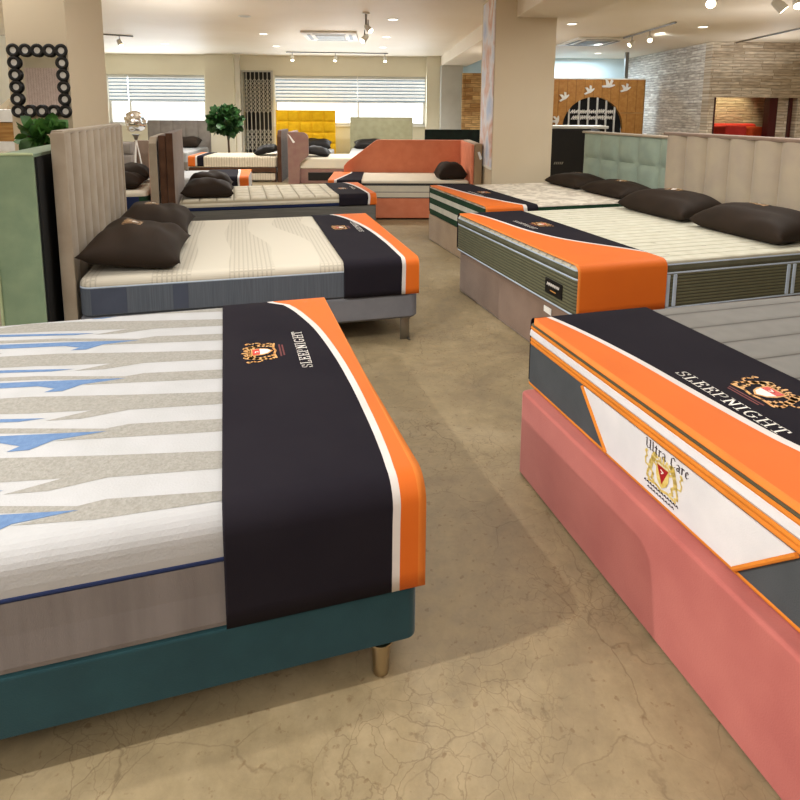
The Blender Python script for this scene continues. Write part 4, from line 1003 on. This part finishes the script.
# shelving at the edge of the view
sh = at(-30, 120, 7.2)
t = thing('shelf_unit', 'white shelf unit with an oak middle bay beside the tan column', 'shelf', (sh.x, 7.2, 0))
for z0_, z1_, k in ((1.27, 1.42, 'white'), (1.03, 1.04, 'white'), (.92, 1.03, 'white'), (.0, .1, 'white')): MB().box((-.45, 0, z0_), (.52, .4, z1_), k, .006).build('shelf', t)
MB().box((-.44, .02, 1.04), (.51, .4, 1.265), 'oak', .004).build('oak_bay', t, label='oak bay front')
for x in (-.45, .49): MB().box((x, .02, .1), (x+.03, .38, .92), 'white').build('side_panel', t)
mb = MB().prism([(.26, .1, 1.421), (.38, .1, 1.421), (.46, .1, 1.55), (.42, .1, 1.55)], (0, .12, 0), 'tanpaint'); o = mb.build('fabric_swatch'); o.location = (sh.x, 7.2, 0); tag(o, 'beige sample leaning on top of the white shelf unit', 'sample')
# folding lattice gate
t = thing('folding_gate', 'grey steel folding lattice gate across a dark doorway', 'gate', (0, 0, 0), RA)
mb = MB(); yg = YB-.03; nb = 7; gw = (g1[1]-g1[0])
for i in range(nb+1): x = g1[0]+gw*i/nb; mb.box((x-.010, yg-.012, .02), (x+.010, yg, zg-.02), 'galv')
mb.build('upright_bars', t)
for (zc, n, hh) in ((zg*.72, 4, .2), (.62, 2, .2)):
    mb = MB()
    for i in range(nb):
        xa = g1[0]+gw*i/nb; xb = xa+gw/nb
        for j in range(n*2):
            za = zc-.42+.85*j/(n*2) if zc > 1 else .35+.55*j/(n*2); zz = za+hh*.75
            for (p, q) in (((xa, za), (xb, zz)), ((xb, za), (xa, zz))): mb.tube([(p[0], yg-.018, p[1]), (q[0], yg-.018, q[1])], .0075, 'galv', 5)
    mb.build('lattice', t)
mb = MB().box((g1[0]-.03, yg-.02, 0), (g1[0]+.02, yg+.02, zg), 'galv').box((g1[1]-.02, yg-.02, 0), (g1[1]+.03, yg+.02, zg), 'galv').box((g1[0]-.03, yg-.02, zg-.04), (g1[1]+.03, yg+.02, zg), 'galv'); mb.build('gate_frame', t)
# banner on the big column
t = thing('banner', 'tall narrow printed banner on the side of the big tan column', 'banner', (0, 0, 0), RA)
MB().box((px0-.010, py0+.02, .75), (px0-.003, py0+.80, 2.79), 'banner').build('print', t)
MB().box((px0-.014, py0+.01, .72), (px0-.002, py0+.81, .75), 'whitepaint').build('rail', t)
# black counter behind the mint headboard
cb = at(550, 127, 9.2)
t = thing('counter', 'black counter with a pale grey top between the big column and mint headboard', 'counter', (cb.x-.15, 9.2, 0), RA)
MB().box((0, 0, 0), (.78, .5, 1.17), 'black', .006).build('cabinet', t, label='black cabinet')
MB().box((-.02, -.03, 1.172), (1.05, .52, 1.215), 'greypaint', .006).build('worktop', t)
MB().box((.95, .05, 0), (1.02, .45, 1.171), 'black', .004).build('end_panel', t)
pl = Plane((0, -.002, 0), (1, 0, 0), (0, 0, 1), (0, -1, 0)); mb = MB()
for i in range(5): stroke(mb, pl, [(.24+.03*i, .63), (.255+.03*i, .66)], flatnib(.012, .01), 'e_grey')
mb.build('logo', t, label='small grey logo')
# red armchair in the stone recess
rc_ = at(747, 131, 13.0); z_top = rc_.z
t = thing('armchair', 'red upholstered high armchair in the lit stone recess', 'armchair', (rc_.x, 13.05, 0), RA)
wz = at(742, 124, 13.05).z
MB().box((-.47, .42, .15), (.52, .72, wz), 'red', .06, 3).build('backrest', t, smooth=True)
MB().box((-.5, -.1, .15), (-.02, .45, wz-.03), 'red', .06, 3).build('arm', t, smooth=True)
MB().box((.03, -.1, .15), (.5, .45, wz-.06), 'redorange', .06, 3).build('seat_cushion', t, smooth=True, label='orange red folded cushion')
for x in (-.42, .42):
    for y in (0, .62): MB().lathe([(.02, 0), (.028, .152)], 'black', (x, y, 0), 10).build('leg', t)

# ------------------------------------------------------------------ ceiling fittings
def cassette(px, py, label, w=.95, d=.95):
    p = atz(px, py, HC); t = thing('ceiling_vent', label, 'air conditioner', (p.x, p.y, HC), RA, 'ceiling cassettes')
    MB().box((-w/2, -d/2, -.035), (w/2, d/2, -.001), 'white', .012).build('panel', t, smooth=True)
    mb = MB().box((-w*.27, -d*.27, -.042), (w*.27, d*.27, -.0355), 'greypaint')
    for i in range(9): mb.box((-w*.26, -d*.26+d*.52*i/9, -.048), (w*.26, -d*.26+d*.52*(i+.5)/9, -.042), 'steel')
    mb.build('grille', t)
    for s in (-1, 1):
        MB().box((-w*.3, s*d*.38-.03, -.040), (w*.3, s*d*.38+.03, -.0355), 'black').build('air_slot', t, label='dark air slot')
        MB().box((s*w*.38-.03, -d*.3, -.040), (s*w*.38+.03, d*.3, -.0355), 'black').build('air_slot', t, label='dark air slot')
cassette(331, 35.5, 'white square ceiling cassette above the folding gate and long window', 1.0, 1.35)
cassette(592, 41, 'white square ceiling cassette before the oak partition', 1.0, 1.35)
def downlight(px, py, label, on=True, r=.075):
    p = atz(px, py, HC); t = thing('ceiling_light', label, 'downlight', (p.x, p.y, HC), 0, 'recessed ceiling downlights')
    mb = MB(); mb.lathe([(r*1.25, -.001), (r*1.3, -.006), (r, -.010), (r*.95, -.004)], 'white', seg=20); mb.build('trim_ring', t, smooth=True)
    MB().lathe([(r*.93, -.0115), (r*.93, -.0105)], 'glowsoft' if on else 'greypaint', seg=20).build('lens', t)
    return p
DL = [(393, 19, 'lit recessed downlight just past the hanging twin spotlight'), (386.5, 36.5, 'lit recessed downlight middle of three in a line over the long window'), (383, 47, 'lit recessed downlight furthest of three over the long window'),
      (263.5, 33.5, 'recessed downlight between the cassette and the round tree'), (276, 45.8, 'recessed downlight nearest the back wall over the gate'), (244.5, 16, 'unlit recessed downlight nearest the camera over the aisle'),
      (165, 43.5, 'recessed downlight over the grey channelled bed'), (572, 23.5, 'square bright downlight behind the ceiling beam'), (703, 26.5, 'bright recessed downlight before the stone wall'), (598, 53, 'small recessed downlight above the oak partition')]
DLP = [downlight(x, y, l, on=(i != 5)) for i, (x, y, l) in enumerate(DL)]
def spot_head(parent, c, d, r=.045, L=.13):
    """spotlight can at c pointing along d"""
    d = Vector(d).normalized(); c = Vector(c); a = c-d*L/2; b = c+d*L/2
    mb = MB().tube([a, a+d*.015, b-d*.02, b], [r*.6, r*.85, r, r], 'white', 14); o = mb.build('spot_head', parent, smooth=True)
    mb = MB().tube([b+d*.0015, b+d*.003], r*.85, 'glow', 14); mb.build('lens', o)
    MB().tube([c, c+Vector((0, 0, .12))], .009, 'steel', 6).build('bracket', parent)
def track(label, p0, p1, heads, drop=.02):
    t = thing('track_light', label, 'track light', p0, 0, 'ceiling track lights'); d = p1-p0
    MB().tube([Vector((0, 0, -.015)), d+Vector((0, 0, -.015))], .014, 'steel', 6).build('rail', t)
    for s, dr in heads: spot_head(t, d*s+Vector((0, 0, -.15)), dr)
    return t
Z = HC-.002
track('three headed track light over the long window', atz(286, 51.5, Z), atz(388, 53, Z), [(.06, (.1, -.5, -1)), (.48, (-.2, -.5, -1)), (.97, (.1, -.6, -1))])
track('track light over the bed beside the tan column', atz(96, 33, Z), atz(133, 35.5, Z), [(.62, (.5, -.3, -.8))])
track('track light before the stone side wall', atz(608, 42, Z), atz(676, 21.5, Z), [(.42, (-.8, -.3, -.6)), (.68, (-.2, -.8, -.6))])
track('long plain ceiling rail over the stone recess', atz(736, 42, Z), atz(812, 25, Z), [])
p = atz(366, 12.5, Z)
t = thing('spotlight', 'twin spotlight hanging on a short rod from the ceiling', 'spotlight', p)
MB().tube([(0, 0, 0), (0, 0, -.17)], .014, 'steel', 8).build('rod', t); MB().lathe([(.05, -.02), (.05, -.001)], 'white').build('ceiling_rose', t)
spot_head(t, (.03, 0, -.22), (.6, -.5, -.7)); spot_head(t, (-.02, 0, -.36), (-.5, -.6, -.7))
for px, py, l, dr in ((711, 2, 'glaring ceiling spotlight aimed at the camera', (-.5, -1, -.5)), (779, 5, 'tilted white ceiling spotlight over the stone recess', (.6, -.3, -.7)), (798, 1, 'outermost white ceiling spotlight over the stone recess', (-.2, -.6, -.8))):
    p = at(px, py, 7.3); t = thing('spotlight', l, 'spotlight', (p.x, p.y, Z)); dz = p.z-Z
    spot_head(t, (0, 0, dz), dr, .06, .16); MB().tube([(0, 0, 0), (0, 0, min(dz+.1, -.02))], .012, 'steel', 6).build('rod', t)

# ------------------------------------------------------------------ light
def area(loc, size, power, col=(1, .96, .91), rot=(0, 0, 0), sy=None, spread=None):
    l = bpy.data.lights.new('area fill', 'AREA'); l.energy = power; l.color = col; l.size = size
    if sy: l.shape = 'RECTANGLE'; l.size_y = sy
    o = bpy.data.objects.new('area fill', l); COL.objects.link(o); o.location = loc; o.rotation_euler = rot; return o
def spot(loc, target, power, ang=70, col=(1, .965, .91), r=.04, blend=.6):
    l = bpy.data.lights.new('spot source', 'SPOT'); l.energy = power; l.color = col; l.spot_size = math.radians(ang); l.spot_blend = blend; l.shadow_soft_size = r
    o = bpy.data.objects.new('spot source', l); COL.objects.link(o); o.location = loc
    o.rotation_euler = (Vector(target)-Vector(loc)).to_track_quat('-Z', 'Y').to_euler(); return o
for x, y, p_, s_ in ((-2.5, .8, 30, 2.2), (2.2, 1.0, 50, 2.2), (0, 4.2, 65, 2.4), (-3.5, 5.2, 50, 2), (3.8, 4.6, 85, 2.2), (0, -1.8, 65, 2.5), (-3.6, -1.6, 70, 1.5)):  # unseen fill panels added under the ceiling to brighten the room
    area(rm(x, y, HC-.05), s_, p_, (1, .98, .95))
spot((-1.83, .58, 2.72), (.25, 1.6, .0), 225, 100, r=.03, blend=.5)
spot((-4.4, .45, 2.68), (.6, 1.5, .2), 420, 60, r=.04)
for i, p_ in enumerate(DLP): spot((p_.x, p_.y, HC-.03), (p_.x, p_.y, 0), 70, 130, r=.07)
for x, y in ((-5.4, 8.6), (-1.5, 9.5), (4.0, 9.0), (7.5, 9.5), (8.0, 5.5), (-3, 13.2), (.5, 13.0)):  # fill added for the far zone, no fixtures of their own
    spot(rm(x, y, HC-.04), rm(x, y, 0), 260, 150, r=.12)
spot(rm(sx+1.1, sy+.9, HC-.05), rm(sx+1.1, sy+1.5, 1.3), 190, 70, (1, .86, .5))
spot(at(660, 30, 11.0)+Vector((0, 0, -.05)), at(676, 100, 13.6), 160, 90, (.9, .96, 1), r=.05)
for x, y in ((5.5, 8.0), (2.6, 11.5), (-2.6, 8.2), (-.6, 12.0), (7.5, 11)):  # unseen upward fill added to brighten the ceiling
    spot(rm(x, y, 1.9), rm(x, y, 3), 26, 165, (1, .98, .97), r=.15)
spot(rm(4.6, 12.2, HC-.05), rm(4.9, 14.3, 1.7), 150, 100)  # fill added to brighten the oak partition
# area lights standing in for window daylight, plus bluish fill added behind the partition
for a, b in (w1, w2):
    area(rm((a+b)/2, YB-.02, (zw0+zw1)/2), b-a, 70, (.86, .93, 1), (-PI/2, 0, RA), zw1-zw0)
area(rm(5.0, YB-.6, HC-.06), 2.0, 70, (.72, .87, 1), (0, 0, 0), .5)
w = bpy.data.worlds.new('world'); scene.world = w; w.use_nodes = True
w.node_tree.nodes['Background'].inputs[0].default_value = (.8, .9, 1, 1); w.node_tree.nodes['Background'].inputs[1].default_value = .6
scene.view_settings.view_transform = 'Standard'; scene.view_settings.look = 'None'; scene.view_settings.exposure = 0; scene.view_settings.gamma = 1
